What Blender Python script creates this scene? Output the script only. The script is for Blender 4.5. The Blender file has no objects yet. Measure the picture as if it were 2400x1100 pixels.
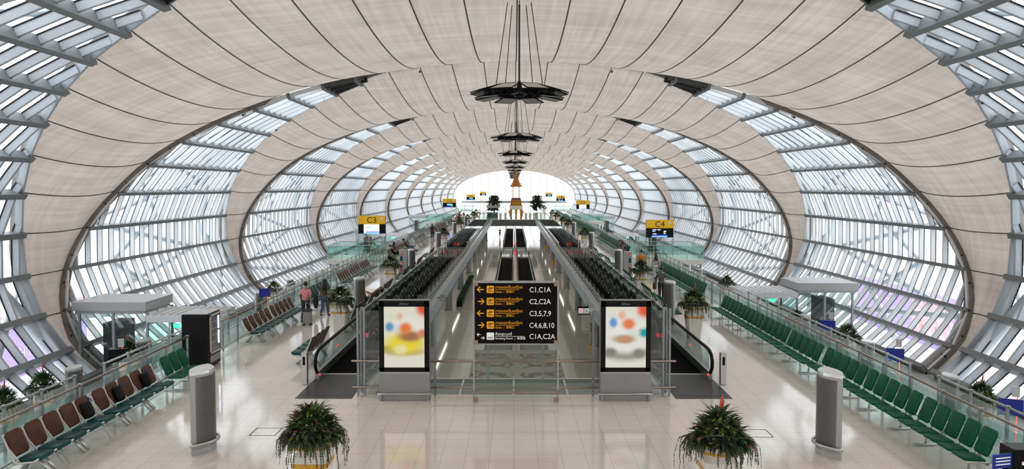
import bpy, bmesh, math, random
from mathutils import Vector, Matrix
random.seed(7)
SC = bpy.context.scene
COL = SC.collection
PI = math.pi
R = math.radians

# ------------------------------------------------------------------ camera, sky, exposure
F = 1930.0
PITCH = math.atan(109 / F)
YAW = math.atan(4 / F)
cam = bpy.data.objects.new('camera', bpy.data.cameras.new('camera'))
COL.objects.link(cam)
cam.data.sensor_width = 36
cam.data.lens = 36 * F / 2400
cam.data.clip_end = 2000
cam.location = (0, 0, 5.8)
cam.rotation_euler = (PI / 2 - PITCH, 0, YAW)
SC.camera = cam

world = bpy.data.worlds.new('overcast_sky')
SC.world = world
world.use_nodes = True
wn = world.node_tree.nodes
wl = world.node_tree.links
bgn = wn['Background']
tc = wn.new('ShaderNodeTexCoord')
sp = wn.new('ShaderNodeSeparateXYZ')
rp = wn.new('ShaderNodeValToRGB')
wl.new(tc.outputs['Generated'], sp.inputs[0])
wl.new(sp.outputs[2], rp.inputs[0])
wl.new(rp.outputs[0], bgn.inputs[0])
rp.color_ramp.elements[0].color = (1.0, 1.0, 1.0, 1)
rp.color_ramp.elements[0].position = 0.0
rp.color_ramp.elements[1].color = (0.90, 0.95, 1.0, 1)
rp.color_ramp.elements[1].position = 0.7
bgn.inputs[1].default_value = 2.2

SC.view_settings.view_transform = 'Standard'
SC.view_settings.look = 'None'
SC.view_settings.gamma = 1
SC.view_settings.exposure = 1.0
SC.cycles.max_bounces = 10
SC.cycles.diffuse_bounces = 5
SC.cycles.glossy_bounces = 4
SC.cycles.transmission_bounces = 6
SC.cycles.transparent_max_bounces = 40
SC.cycles.caustics_reflective = False
SC.cycles.caustics_refractive = False
SC.cycles.use_denoising = True
SC.cycles.sample_clamp_indirect = 6


# ------------------------------------------------------------------ materials
def nmat(name):
    m = bpy.data.materials.new(name)
    m.use_nodes = True
    return m, m.node_tree.nodes, m.node_tree.links, m.node_tree.nodes['Principled BSDF']


def mat(name, col, rough=0.5, metal=0.0, var=0.0, vscale=3.0, bump=0.0, bscale=40.0, emit=0.0, spec=0.5, stretch=None):
    m, n, l, p = nmat(name)
    c = (*col, 1)
    p.inputs['Base Color'].default_value = c
    p.inputs['Roughness'].default_value = rough
    p.inputs['Metallic'].default_value = metal
    p.inputs['Specular IOR Level'].default_value = spec
    if var or bump:
        t = n.new('ShaderNodeTexCoord')
        src = t.outputs['Object']
        if stretch:
            mp = n.new('ShaderNodeMapping')
            mp.inputs['Scale'].default_value = stretch
            l.new(src, mp.inputs[0])
            src = mp.outputs[0]
    if var:
        z = n.new('ShaderNodeTexNoise')
        z.inputs['Scale'].default_value = vscale
        z.inputs['Detail'].default_value = 4
        l.new(src, z.inputs['Vector'])
        r = n.new('ShaderNodeValToRGB')
        r.color_ramp.elements[0].position = .3
        r.color_ramp.elements[1].position = .7
        r.color_ramp.elements[0].color = (*[max(0, x * (1 - var)) for x in col], 1)
        r.color_ramp.elements[1].color = (*[min(1, x * (1 + var)) for x in col], 1)
        l.new(z.outputs[0], r.inputs[0])
        l.new(r.outputs[0], p.inputs['Base Color'])
    if bump:
        z2 = n.new('ShaderNodeTexNoise')
        z2.inputs['Scale'].default_value = bscale
        l.new(src, z2.inputs['Vector'])
        b = n.new('ShaderNodeBump')
        b.inputs['Strength'].default_value = bump
        b.inputs['Distance'].default_value = .02
        l.new(z2.outputs[0], b.inputs['Height'])
        l.new(b.outputs[0], p.inputs['Normal'])
    if emit:
        p.inputs['Emission Color'].default_value = c
        p.inputs['Emission Strength'].default_value = emit
    return m


def glass(name, tint, wavy=0.0, wscale=1.0, refl=1.0, wstretch=(1, 1, 1)):
    m = bpy.data.materials.new(name)
    m.use_nodes = True
    n, l = m.node_tree.nodes, m.node_tree.links
    n.clear()
    o = n.new('ShaderNodeOutputMaterial')
    mx = n.new('ShaderNodeMixShader')
    tr = n.new('ShaderNodeBsdfTransparent')
    tr.inputs[0].default_value = (*tint, 1)
    gl = n.new('ShaderNodeBsdfGlossy')
    gl.inputs['Roughness'].default_value = 0.0
    gl.inputs['Color'].default_value = (refl, refl, refl, 1)
    fr = n.new('ShaderNodeFresnel')
    ge = n.new('ShaderNodeNewGeometry')
    im = n.new('ShaderNodeMix')
    im.inputs[2].default_value = 1.5
    im.inputs[3].default_value = 1 / 1.5
    l.new(ge.outputs['Backfacing'], im.inputs[0])
    l.new(im.outputs[0], fr.inputs['IOR'])
    l.new(fr.outputs[0], mx.inputs[0])
    l.new(tr.outputs[0], mx.inputs[1])
    l.new(gl.outputs[0], mx.inputs[2])
    l.new(mx.outputs[0], o.inputs[0])
    if wavy:
        t = n.new('ShaderNodeTexCoord')
        mp = n.new('ShaderNodeMapping')
        mp.inputs['Scale'].default_value = wstretch
        z = n.new('ShaderNodeTexNoise')
        z.inputs['Scale'].default_value = wscale
        z.inputs['Detail'].default_value = 1.0
        b = n.new('ShaderNodeBump')
        b.inputs['Strength'].default_value = 1.0
        b.inputs['Distance'].default_value = wavy
        l.new(t.outputs['Object'], mp.inputs[0])
        l.new(mp.outputs[0], z.inputs['Vector'])
        l.new(z.outputs[0], b.inputs['Height'])
        l.new(b.outputs[0], gl.inputs['Normal'])
    return m


def tile_mat(name, c1, c2, mortar, size, rough, msize=0.006, var=.06):
    m, n, l, p = nmat(name)
    t = n.new('ShaderNodeTexCoord')
    b = n.new('ShaderNodeTexBrick')
    b.offset = 0
    b.squash = 1
    b.inputs['Color1'].default_value = (*c1, 1)
    b.inputs['Color2'].default_value = (*c2, 1)
    b.inputs['Mortar'].default_value = (*mortar, 1)
    b.inputs['Scale'].default_value = 1
    b.inputs['Mortar Size'].default_value = msize
    b.inputs['Mortar Smooth'].default_value = .2
    b.inputs['Brick Width'].default_value = size
    b.inputs['Row Height'].default_value = size
    l.new(t.outputs['Object'], b.inputs['Vector'])
    z = n.new('ShaderNodeTexNoise')
    z.inputs['Scale'].default_value = .35
    z.inputs['Detail'].default_value = 5
    l.new(t.outputs['Object'], z.inputs['Vector'])
    r = n.new('ShaderNodeValToRGB')
    r.color_ramp.elements[0].position = .3
    r.color_ramp.elements[1].position = .7
    r.color_ramp.elements[0].color = (1 - var * 1.6, 1 - var * 1.8, 1 - var * 2.0, 1)
    r.color_ramp.elements[1].color = (1, 1, 1, 1)
    l.new(z.outputs[0], r.inputs[0])
    mx = n.new('ShaderNodeMixRGB')
    mx.blend_type = 'MULTIPLY'
    mx.inputs[0].default_value = 1
    l.new(b.outputs[0], mx.inputs[1])
    l.new(r.outputs[0], mx.inputs[2])
    l.new(mx.outputs[0], p.inputs['Base Color'])
    p.inputs['Roughness'].default_value = rough
    p.inputs['Specular IOR Level'].default_value = .6
    return m


def membrane_mat():
    m = bpy.data.materials.new('woven_membrane')
    m.use_nodes = True
    n, l = m.node_tree.nodes, m.node_tree.links
    n.clear()
    o = n.new('ShaderNodeOutputMaterial')
    t = n.new('ShaderNodeTexCoord')
    uv = t.outputs['UV']

    def noise(scale, stretch, det):
        mp = n.new('ShaderNodeMapping')
        mp.inputs['Scale'].default_value = stretch
        z = n.new('ShaderNodeTexNoise')
        z.inputs['Scale'].default_value = scale
        z.inputs['Detail'].default_value = det
        l.new(uv, mp.inputs[0])
        l.new(mp.outputs[0], z.inputs['Vector'])
        return z.outputs[0]
    a = noise(1.0, (3.2, .16, 1), 8)
    b = noise(1.0, (.14, 4.2, 1), 8)
    c = noise(.45, (1, 1, 1), 9)
    s1 = n.new('ShaderNodeMath')
    s1.operation = 'ADD'
    l.new(a, s1.inputs[0])
    l.new(b, s1.inputs[1])
    s2 = n.new('ShaderNodeMath')
    s2.operation = 'ADD'
    l.new(s1.outputs[0], s2.inputs[0])
    l.new(c, s2.inputs[1])
    r = n.new('ShaderNodeValToRGB')
    s3 = n.new('ShaderNodeMath')
    s3.operation = 'DIVIDE'
    s3.inputs[1].default_value = 3
    l.new(s2.outputs[0], s3.inputs[0])
    l.new(s3.outputs[0], r.inputs[0])
    r.color_ramp.elements[0].position = .40
    r.color_ramp.elements[1].position = .60
    r.color_ramp.elements[0].color = (.25, .215, .185, 1)
    r.color_ramp.elements[1].color = (.328, .288, .255, 1)
    d = n.new('ShaderNodeBsdfDiffuse')
    tl = n.new('ShaderNodeBsdfTranslucent')
    l.new(r.outputs[0], d.inputs[0])
    l.new(r.outputs[0], tl.inputs[0])
    mx = n.new('ShaderNodeMixShader')
    mx.inputs[0].default_value = .40
    l.new(d.outputs[0], mx.inputs[1])
    l.new(tl.outputs[0], mx.inputs[2])
    l.new(mx.outputs[0], o.inputs[0])
    return m


M = {}
M['membrane'] = membrane_mat()
M['seam'] = mat('seam_grey', (.10, .095, .09), .7)
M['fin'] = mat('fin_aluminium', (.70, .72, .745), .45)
M['finnear'] = mat('fin_aluminium_shaded', (.44, .465, .50), .45)  # same fin metal, shade of the near bays put into the colour
M['rail'] = mat('transom_grey', (.17, .18, .185), .5)
M['truss'] = mat('truss_steel', (.20, .175, .16), .6, .2, var=.25, vscale=1.2)
M['pane'] = glass('window_glass', (.95, .965, .97))
M['bal'] = glass('balustrade_glass', (.86, .94, .925))
M['screen'] = glass('screen_glass', (.34, .44, .42), wavy=.022, wscale=.5, wstretch=(1, .8, .7), refl=.85)
M['front'] = glass('front_glass', (.92, .96, .95))
M['green_glass'] = glass('green_glass', (.82, .94, .91))
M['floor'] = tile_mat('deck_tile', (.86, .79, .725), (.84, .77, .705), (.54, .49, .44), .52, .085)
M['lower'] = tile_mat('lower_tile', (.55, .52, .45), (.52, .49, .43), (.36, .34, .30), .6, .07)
M['lounge'] = mat('lounge_stone', (.52, .53, .52), .2, var=.1, vscale=.5)
M['steel'] = mat('brushed_steel', (.55, .54, .53), .32, .9, var=.06, vscale=6, stretch=(1, 1, 12))
M['bronze'] = mat('bronze_rail', (.40, .31, .26), .35, .8)
M['alu'] = mat('cast_aluminium', (.66, .67, .66), .35, .7)
M['alupaint'] = mat('grey_paint', (.33, .36, .38), .45, .2)
M['vent'] = mat('vent_casing', (.42, .425, .43), .4, .3)
M['grille'] = mat('vent_grille', (.20, .20, .20), .5, .3)
M['green'] = mat('green_vinyl', (.002, .100, .050), .5, var=.2, vscale=4, spec=.18)
M['greendk'] = mat('green_vinyl_groove', (.003, .05, .028), .5)
M['teal'] = mat('teal_leather', (.003, .060, .056), .42, var=.2, vscale=4, spec=.25)
M['brown'] = mat('brown_leather', (.095, .038, .022), .5, var=.25, vscale=4, spec=.25)
M['greyseat'] = mat('grey_vinyl', (.10, .10, .105), .4, var=.2, vscale=4)
M['black'] = mat('black_plastic', (.007, .007, .008), .4, spec=.15)
M['blackmatte'] = mat('black_rubber', (.008, .008, .009), .55, spec=.15)
M['belt'] = mat('walkway_belt', (.004, .0035, .004), .8, spec=.03, var=.2, vscale=20, stretch=(8, .2, 1))
M['plate'] = mat('entry_plate', (.026, .027, .029), .4, .2, var=.2, vscale=8, stretch=(1, 12, 1))
M['white'] = mat('white_paint', (.74, .72, .66), .45, var=.04, vscale=5)
M['gold'] = mat('gold_band', (.62, .33, .05), .4, .35, var=.3, vscale=30)
M['shrine'] = mat('gilded_wood', (.52, .215, .035), .4, .3, var=.25, vscale=6)
M['leaf'] = mat('leaf_green', (.030, .066, .016), .5, var=.75, vscale=7)
M['leaflight'] = mat('leaf_lime', (.17, .25, .035), .5, var=.4, vscale=9)
M['fern'] = mat('fern_dark', (.024, .042, .014), .6, var=.6, vscale=9)
M['leafred'] = mat('leaf_maroon', (.30, .10, .10), .5, var=.5, vscale=14)
M['flower'] = mat('flower_red', (.55, .05, .035), .5, var=.3, vscale=30)
M['soil'] = mat('soil', (.03, .022, .015), .9)
M['yellow'] = mat('sign_yellow', (.76, .43, .008), .45, emit=.08)
M['signblack'] = mat('sign_black', (.006, .004, .004), .45, spec=.1)
M['signamber'] = mat('sign_amber', (.80, .36, .0), .5, emit=.12)
M['signwhite'] = mat('sign_white', (.85, .85, .83), .5, emit=.15)
M['ink'] = mat('black_ink', (.012, .008, .006), .5)
M['screenwhite'] = mat('screen_white', (.85, .93, .97), .3, emit=.6)
M['screenblue'] = mat('screen_blue', (.02, .06, .50), .3, emit=.8)
M['screensky'] = mat('screen_sky', (.18, .40, .95), .3, emit=.8)
M['screencyan'] = mat('screen_cyan', (.05, .45, .60), .3, emit=.5)
M['screenpurple'] = mat('screen_purple', (.45, .35, .9), .3, emit=.8)
M['screengreen'] = mat('screen_green', (.05, .62, .32), .3, emit=.7)
M['screenred'] = mat('screen_red', (.8, .12, .08), .3, emit=.7)
M['pictored'] = mat('pictogram_red', (.55, .04, .05), .4)
M['lamp_red'] = mat('lamp_red', (1, .02, .03), .3, emit=1.0)
M['wallbeige'] = mat('wall_beige', (.62, .56, .51), .4, var=.06, vscale=1)
M['wallback'] = mat('wall_back', (.66, .63, .60), .6, var=.1, vscale=.3)
M['bridgegrey'] = mat('bridge_fascia', (.20, .215, .205), .35, var=.15, vscale=1.5)
M['wallgrey'] = mat('wall_grey', (.30, .298, .302), .4, var=.1, vscale=1)
M['fascia'] = mat('fascia_metal', (.60, .66, .71), .35, .1, var=.06, vscale=2)
M['dark'] = mat('dark_void', (.06, .06, .06), .5)
M['teald'] = mat('teal_slab', (.05, .095, .088), .2)
M['concrete'] = mat('apron_concrete', (.66, .65, .64), .8, var=.06, vscale=.08)
M['farwall'] = mat('far_building', (.62, .65, .68), .8, var=.06, vscale=.1)
M['farglass'] = mat('far_glazing', (.40, .47, .54), .3, var=.1, vscale=.2)
M['lilac'] = mat('lilac_banner', (.46, .33, .70), .6, var=.05, vscale=.4)
M['pink'] = mat('pink_photo', (.80, .45, .48), .6, var=.45, vscale=1.2)
M['cream'] = mat('cream_letter', (.85, .78, .62), .6)
M['tube'] = mat('tube_white', (.60, .66, .72), .4)
M['skin'] = mat('skin', (.36, .19, .12), .5)
M['hair'] = mat('hair_black', (.012, .010, .009), .45)
M['eye'] = mat('eye_dark', (.02, .015, .012), .2)
M['shoe'] = mat('shoe_dark', (.05, .045, .04), .5)
M['yellowpot'] = mat('yellow_pot', (.75, .40, .01), .4)
M['hedge'] = mat('hedge_green', (.015, .06, .012), .6, var=.5, vscale=15)
M['reflector'] = mat('reflector_glass', (.50, .50, .47), .3, .2)
M['clock'] = mat('clock_face', (.62, .62, .60), .4)
M['exit'] = mat('exit_green', (.03, .55, .35), .4, emit=.8)
M['fillstrip'] = mat('fill_strip_lamp', (1, .96, .88), .4, emit=3.5)
M['lightstrip'] = mat('light_strip', (1, .85, .6), .4, emit=3)
M['vendfront'] = mat('vending_front', (.10, .11, .12), .15, var=.6, vscale=6)
M['vendlight'] = mat('vending_light', (.65, .75, 1.0), .3, emit=1.6)
M['bluecloth'] = mat('blue_cloth', (.01, .03, .30), .5)


# ------------------------------------------------------------------ mesh helpers
class MB:
    def __init__(s):
        s.v = []
        s.f = []

    def add(s, vs, fs):
        b = len(s.v)
        s.v.extend([tuple(x) for x in vs])
        s.f.extend([tuple(i + b for i in f) for f in fs])
        return s

    def box(s, c, d, rot=None):
        x, y, z = d[0] / 2, d[1] / 2, d[2] / 2
        vs = [Vector(p) for p in ((-x, -y, -z), (x, -y, -z), (x, y, -z), (-x, y, -z), (-x, -y, z), (x, -y, z), (x, y, z), (-x, y, z))]
        if rot is not None:
            vs = [rot @ v for v in vs]
        c = Vector(c)
        return s.add([v + c for v in vs], [(0, 3, 2, 1), (4, 5, 6, 7), (0, 1, 5, 4), (1, 2, 6, 5), (2, 3, 7, 6), (3, 0, 4, 7)])

    def hexa(s, a, b):
        # two quads (4 points each) joined
        return s.add(list(a) + list(b), [(0, 3, 2, 1), (4, 5, 6, 7), (0, 1, 5, 4), (1, 2, 6, 5), (2, 3, 7, 6), (3, 0, 4, 7)])

    def beam(s, p, q, n, w, d):
        # box beam from p to q, width w across, depth d along normal n (p,q on outer face, goes +n)
        p, q, n = Vector(p), Vector(q), Vector(n).normalized()
        t = (q - p).normalized()
        b = t.cross(n).normalized() * (w / 2)
        n = n * d
        return s.hexa([p - b, p + b, p + b + n, p - b + n], [q - b, q + b, q + b + n, q - b + n])

    def tube(s, pts, r, n=8, cap=True, closed=False):
        pts = [Vector(p) for p in pts]
        k = len(pts)
        rs = r if isinstance(r, (list, tuple)) else [r] * k
        base = len(s.v)
        prev = None
        for i, p in enumerate(pts):
            if closed:
                t = pts[(i + 1) % k] - pts[i - 1]
            else:
                t = pts[min(i + 1, k - 1)] - pts[max(i - 1, 0)]
            t.normalize()
            if prev is None:
                u = t.orthogonal().normalized()
            else:
                u = (prev - t * prev.dot(t)).normalized()
            prev = u
            w = t.cross(u)
            for j in range(n):
                a = 2 * PI * j / n
                s.v.append(tuple(p + (u * math.cos(a) + w * math.sin(a)) * rs[i]))
        m = k if closed else k - 1
        for i in range(m):
            for j in range(n):
                i2 = (i + 1) % k
                s.f.append((base + i * n + j, base + i * n + (j + 1) % n, base + i2 * n + (j + 1) % n, base + i2 * n + j))
        if cap and not closed:
            s.f.append(tuple(base + j for j in reversed(range(n))))
            s.f.append(tuple(base + (k - 1) * n + j for j in range(n)))
        return s

    def loft(s, rings, cap=True):
        base = len(s.v)
        n = len(rings[0])
        for r in rings:
            s.v.extend([tuple(p) for p in r])
        for i in range(len(rings) - 1):
            for j in range(n):
                s.f.append((base + i * n + j, base + i * n + (j + 1) % n, base + (i + 1) * n + (j + 1) % n, base + (i + 1) * n + j))
        if cap:
            s.f.append(tuple(base + j for j in reversed(range(n))))
            s.f.append(tuple(base + (len(rings) - 1) * n + j for j in range(n)))
        return s

    def lathe(s, prof, n=16, c=(0, 0, 0), sx=1, sy=1, rot=0):
        return s.loft([[(c[0] + r * sx * math.cos(2 * PI * j / n + rot), c[1] + r * sy * math.sin(2 * PI * j / n + rot), c[2] + z) for j in range(n)] for r, z in prof])

    def ell(s, c, r, n=10, m=6):
        rings = []
        for i in range(m + 1):
            a = -PI / 2 + PI * i / m
            rr = max(.02, math.cos(a))
            rings.append([(c[0] + r[0] * rr * math.cos(2 * PI * j / n), c[1] + r[1] * rr * math.sin(2 * PI * j / n), c[2] + r[2] * math.sin(a)) for j in range(n)])
        return s.loft(rings)

    def poly(s, pts, z0, z1):
        # prism in xy
        return s.loft([[(x, y, z0) for x, y in pts], [(x, y, z1) for x, y in pts]])

    def polyxz(s, pts, y0, y1):
        return s.loft([[(x, y0, z) for x, z in pts], [(x, y1, z) for x, z in pts]])

    def polyyz(s, pts, x0, x1):
        return s.loft([[(x0, y, z) for y, z in pts], [(x1, y, z) for y, z in pts]])

    def mesh(s, name, smooth=False):
        me = bpy.data.meshes.new(name)
        me.from_pydata(s.v, [], s.f)
        me.update()
        if smooth:
            me.polygons.foreach_set('use_smooth', [True] * len(me.polygons))
        return me


def link(name, me, m=None, parent=None, loc=None, rot=None, smooth=False):
    if isinstance(me, MB):
        me = me.mesh(name, smooth)
    if m is not None:
        if not me.materials:
            me.materials.append(M[m] if isinstance(m, str) else m)
    o = bpy.data.objects.new(name, me)
    COL.objects.link(o)
    if parent is not None:
        o.parent = parent
    if loc is not None:
        o.location = loc
    if rot is not None:
        o.rotation_euler = rot
    return o


def bevel(o, w, seg=2):
    b = o.modifiers.new('round', 'BEVEL')
    b.width = w
    b.segments = seg
    b.limit_method = 'ANGLE'
    return o


def tag(o, label, cat, group=None, kind=None):
    o['label'] = label
    o['category'] = cat
    if group:
        o['group'] = group
    if kind:
        o['kind'] = kind
    return o


def thing(name, label, cat, loc=(0, 0, 0), rotz=0, group=None):
    o = bpy.data.objects.new(name, None)
    COL.objects.link(o)
    o.empty_display_size = .1
    o.location = loc
    o.rotation_euler = (0, 0, rotz)
    return tag(o, label, cat, group)


def struct(name, mb, m, parent=None, smooth=False):
    o = link(name, mb, m, parent, smooth=smooth)
    if parent is None:
        o['kind'] = 'structure'
    return o


def dup(root, loc, rotz, label=None, group=None, scale=None):
    r = root.copy()
    COL.objects.link(r)
    r.location = loc
    r.rotation_euler = (0, 0, rotz)
    if scale:
        r.scale = scale
    if label:
        r['label'] = label
    if group:
        r['group'] = group
    for ch in list(root.children):
        c = ch.copy()
        COL.objects.link(c)
        c.parent = r
        for g in ch.children:
            d = g.copy()
            COL.objects.link(d)
            d.parent = c
    return r


def text(body, size, m, parent=None, loc=(0, 0, 0), rot=(PI / 2, 0, 0), align='LEFT', name='lettering', ext=.003, xs=1.0):
    cu = bpy.data.curves.new(name, 'FONT')
    cu.body = body
    cu.size = size
    cu.extrude = ext
    cu.align_x = align
    cu.align_y = 'BOTTOM_BASELINE'
    cu.resolution_u = 3
    cu.materials.append(M[m])
    o = bpy.data.objects.new(name, cu)
    COL.objects.link(o)
    o.parent = parent
    o.location = loc
    o.rotation_euler = rot
    o.scale = (xs, 1, 1)
    return o


ORD = ['first', 'second', 'third', 'fourth', 'fifth', 'sixth', 'seventh', 'eighth', 'ninth', 'tenth', 'eleventh', 'twelfth', 'thirteenth', 'fourteenth', 'fifteenth', 'sixteenth', 'seventeenth', 'eighteenth', 'nineteenth', 'twentieth', 'twenty-first', 'twenty-second', 'twenty-third', 'twenty-fourth', 'twenty-fifth', 'twenty-sixth', 'twenty-seventh', 'twenty-eighth', 'twenty-ninth', 'thirtieth', 'thirty-first', 'thirty-second', 'thirty-third', 'thirty-fourth', 'thirty-fifth', 'thirty-sixth', 'thirty-seventh', 'thirty-eighth', 'thirty-ninth', 'fortieth', 'forty-first', 'forty-second', 'forty-third', 'forty-fourth', 'forty-fifth', 'forty-sixth']

# ------------------------------------------------------------------ shell geometry
EX, EA, EB, EZ = 0.12, 21.5, 10.42, 2.8
PER = 25.0
YC1 = 36.0
ZL = -3.2      # lower concourse floor
ZG = -2.5      # gate lounge floor
_ang = [R(90 - .05 * i) for i in range(2640)]
_s = [0.0]
for i in range(1, len(_ang)):
    _s.append(_s[-1] + math.hypot(EA * (math.cos(_ang[i]) - math.cos(_ang[i - 1])), EB * (math.sin(_ang[i]) - math.sin(_ang[i - 1]))))


def ang_of_s(s):
    lo, hi = 0, len(_s) - 1
    while hi - lo > 1:
        m = (lo + hi) // 2
        if _s[m] < s:
            lo = m
        else:
            hi = m
    t = (s - _s[lo]) / (_s[hi] - _s[lo])
    return _ang[lo] + t * (_ang[hi] - _ang[lo])


def row_s(j):
    return 1.865 * j if j <= 6 else 11.19 + 1.94 * (j - 6)


NROW = 17
ROWANG = [ang_of_s(row_s(j)) for j in range(NROW + 1)]
ROWANG[NROW] = math.asin((ZG - .1 - EZ) / EB)
WN = [(-40, .4), (-22, .5), (-5, .6), (8, .9), (17, 2), (27, 3.5), (35, 5), (44, 6.9), (54, 8.8), (62, 10.6), (68, 12.3), (71, 12.68), (91, 12.7)]
WF = [(-40, .3), (-22, .4), (-12, 1.6), (-3, 3), (7, 4.8), (17, 6.5), (27, 7.6), (36, 8.8), (44, 9.9), (52, 10.7), (61, 11.4), (66, 11.8), (71, 12.28), (91, 12.3)]


def lerp_tab(t, x):
    for (x0, y0), (x1, y1) in zip(t, t[1:]):
        if x <= x1:
            return y0 + (y1 - y0) * max(0, (x - x0)) / (x1 - x0)
    return t[-1][1]


def shell(side, a, off=0.0):
    """point on the arch; a = angle from horizontal, side = +1/-1, off = metres inwards"""
    c, s = math.cos(a), math.sin(a)
    n = Vector((c / EA, s / EB)).normalized()
    return EX + side * (EA * c - off * n.x), EZ + EB * s - off * n.y


def nrm(side, a):
    n = Vector((math.cos(a) / EA, math.sin(a) / EB)).normalized()
    return Vector((-side * n.x, 0, -n.y))     # inward


def edge_n(a):
    return lerp_tab(WN, math.degrees(a))


def edge_f(a):
    return lerp_tab(WF, math.degrees(a))


def fullang():
    out = []
    for j in range(NROW, 0, -1):
        for k in range(3):
            out.append((-1, ROWANG[j] + (ROWANG[j - 1] - ROWANG[j]) * k / 3))
    for j in range(0, NROW):
        for k in range(3):
            out.append((1, ROWANG[j] + (ROWANG[j + 1] - ROWANG[j]) * k / 3))
    out.append((1, ROWANG[NROW]))
    return out


FULL = fullang()


def mem_pt(side, a, u, yc, extra=0.0):
    n0, f0 = edge_n(a), edge_f(a)
    y = yc - n0 + (n0 + f0) * u
    v = u ** .95
    d = .053 * (n0 + f0) * 4 * v * (1 - v) + extra
    x, z = shell(side, a, d)
    return (x, y, z)


NB = 11
YBK = -26.0


def membrane(k):
    yc = YC1 + PER * (k - 1)
    NU = 12
    mb = MB()
    vs = []
    for side, a in FULL:
        for i in range(NU + 1):
            vs.append(mem_pt(side, a, i / NU, yc))
    fs = []
    m = NU + 1
    for i in range(len(FULL) - 1):
        for j in range(NU):
            fs.append((i * m + j, i * m + j + 1, (i + 1) * m + j + 1, (i + 1) * m + j))
    mb.add(vs, fs)
    me = mb.mesh('membrane', True)
    uvl = me.uv_layers.new(name='UVMap')
    S = [(sd * (_s_of(a)), ) for sd, a in FULL]
    for lp in me.loops:
        vi = lp.vertex_index
        uvl.data[lp.index].uv = (vs[vi][1] + 3.7 * k, S[vi // m][0])
    o = link('ceiling', me, 'membrane')
    o['kind'] = 'structure'
    # seams along the length
    sb = MB()
    for side in (-1, 1):
        for j in range(0 if side == 1 else 1, NROW):
            a = ROWANG[j]
            if edge_n(a) + edge_f(a) < 1.5:
                continue
            dl = .035 / EA
            prev = None
            for i in range(NU * 2 + 1):
                u = i / (NU * 2)
                w = .026 / math.hypot(EA * math.sin(a), EB * math.cos(a))
                p1 = mem_pt(side, a - w, u, yc, .012)
                p2 = mem_pt(side, a + w, u, yc, .012)
                q1 = mem_pt(side, a - w, u, yc, .03)
                q2 = mem_pt(side, a + w, u, yc, .03)
                cur = [q1, q2, p2, p1]
                if prev:
                    sb.hexa(prev, cur)
                prev = cur
    link('seam', sb, 'seam', o)
    # rim trusses at both edges
    for nm, e, sg in (('trim', edge_n, -1), ('trim', edge_f, 1)):
        tb = MB()
        prev = None
        for side, a in FULL:
            y = yc + sg * e(a)
            x0, z0 = shell(side, a, -.25)
            hi = math.degrees(a) > 50
            x1, z1 = shell(side, a, -.06 if hi else (.10 if sg < 0 else .22))
            th = .05 if math.degrees(a) > 72 else (.10 if sg < 0 else (.50 if math.degrees(a) < 30 else .26))
            y0, y1 = (y - th, y + .03) if sg < 0 else (y - .03, y + th)
            cur = [(x0, y0, z0), (x0, y1, z0), (x1, y1, z1), (x1, y0, z1)]
            if prev:
                tb.hexa(prev, cur)
            prev = cur
        t = link('trim_%d' % (2 * k + 3 + (sg > 0)), tb, 'truss')
        t['kind'] = 'structure'
        if sg > 0 and k <= 4:
            bb = MB()
            for i, (side, a) in enumerate(FULL):
                if i % 2 == 0 and math.degrees(a) < 40:
                    x, z = shell(side, a, .19)
                    for dy in (.0, .3):
                        bb.box((x, yc + e(a) + dy, z), (.07, .07, .12))
            link('bolt_row', bb, 'black', t)
    return o


def _s_of(a):
    i = min(len(_s) - 1, max(0, int(round((90 - math.degrees(a)) / .05))))
    return _s[i]


for k in range(-1, NB + 1):
    membrane(k)

# window bays between membranes; fins every 1.18 m, transoms at ROWANG
wn_id = [0]


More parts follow.
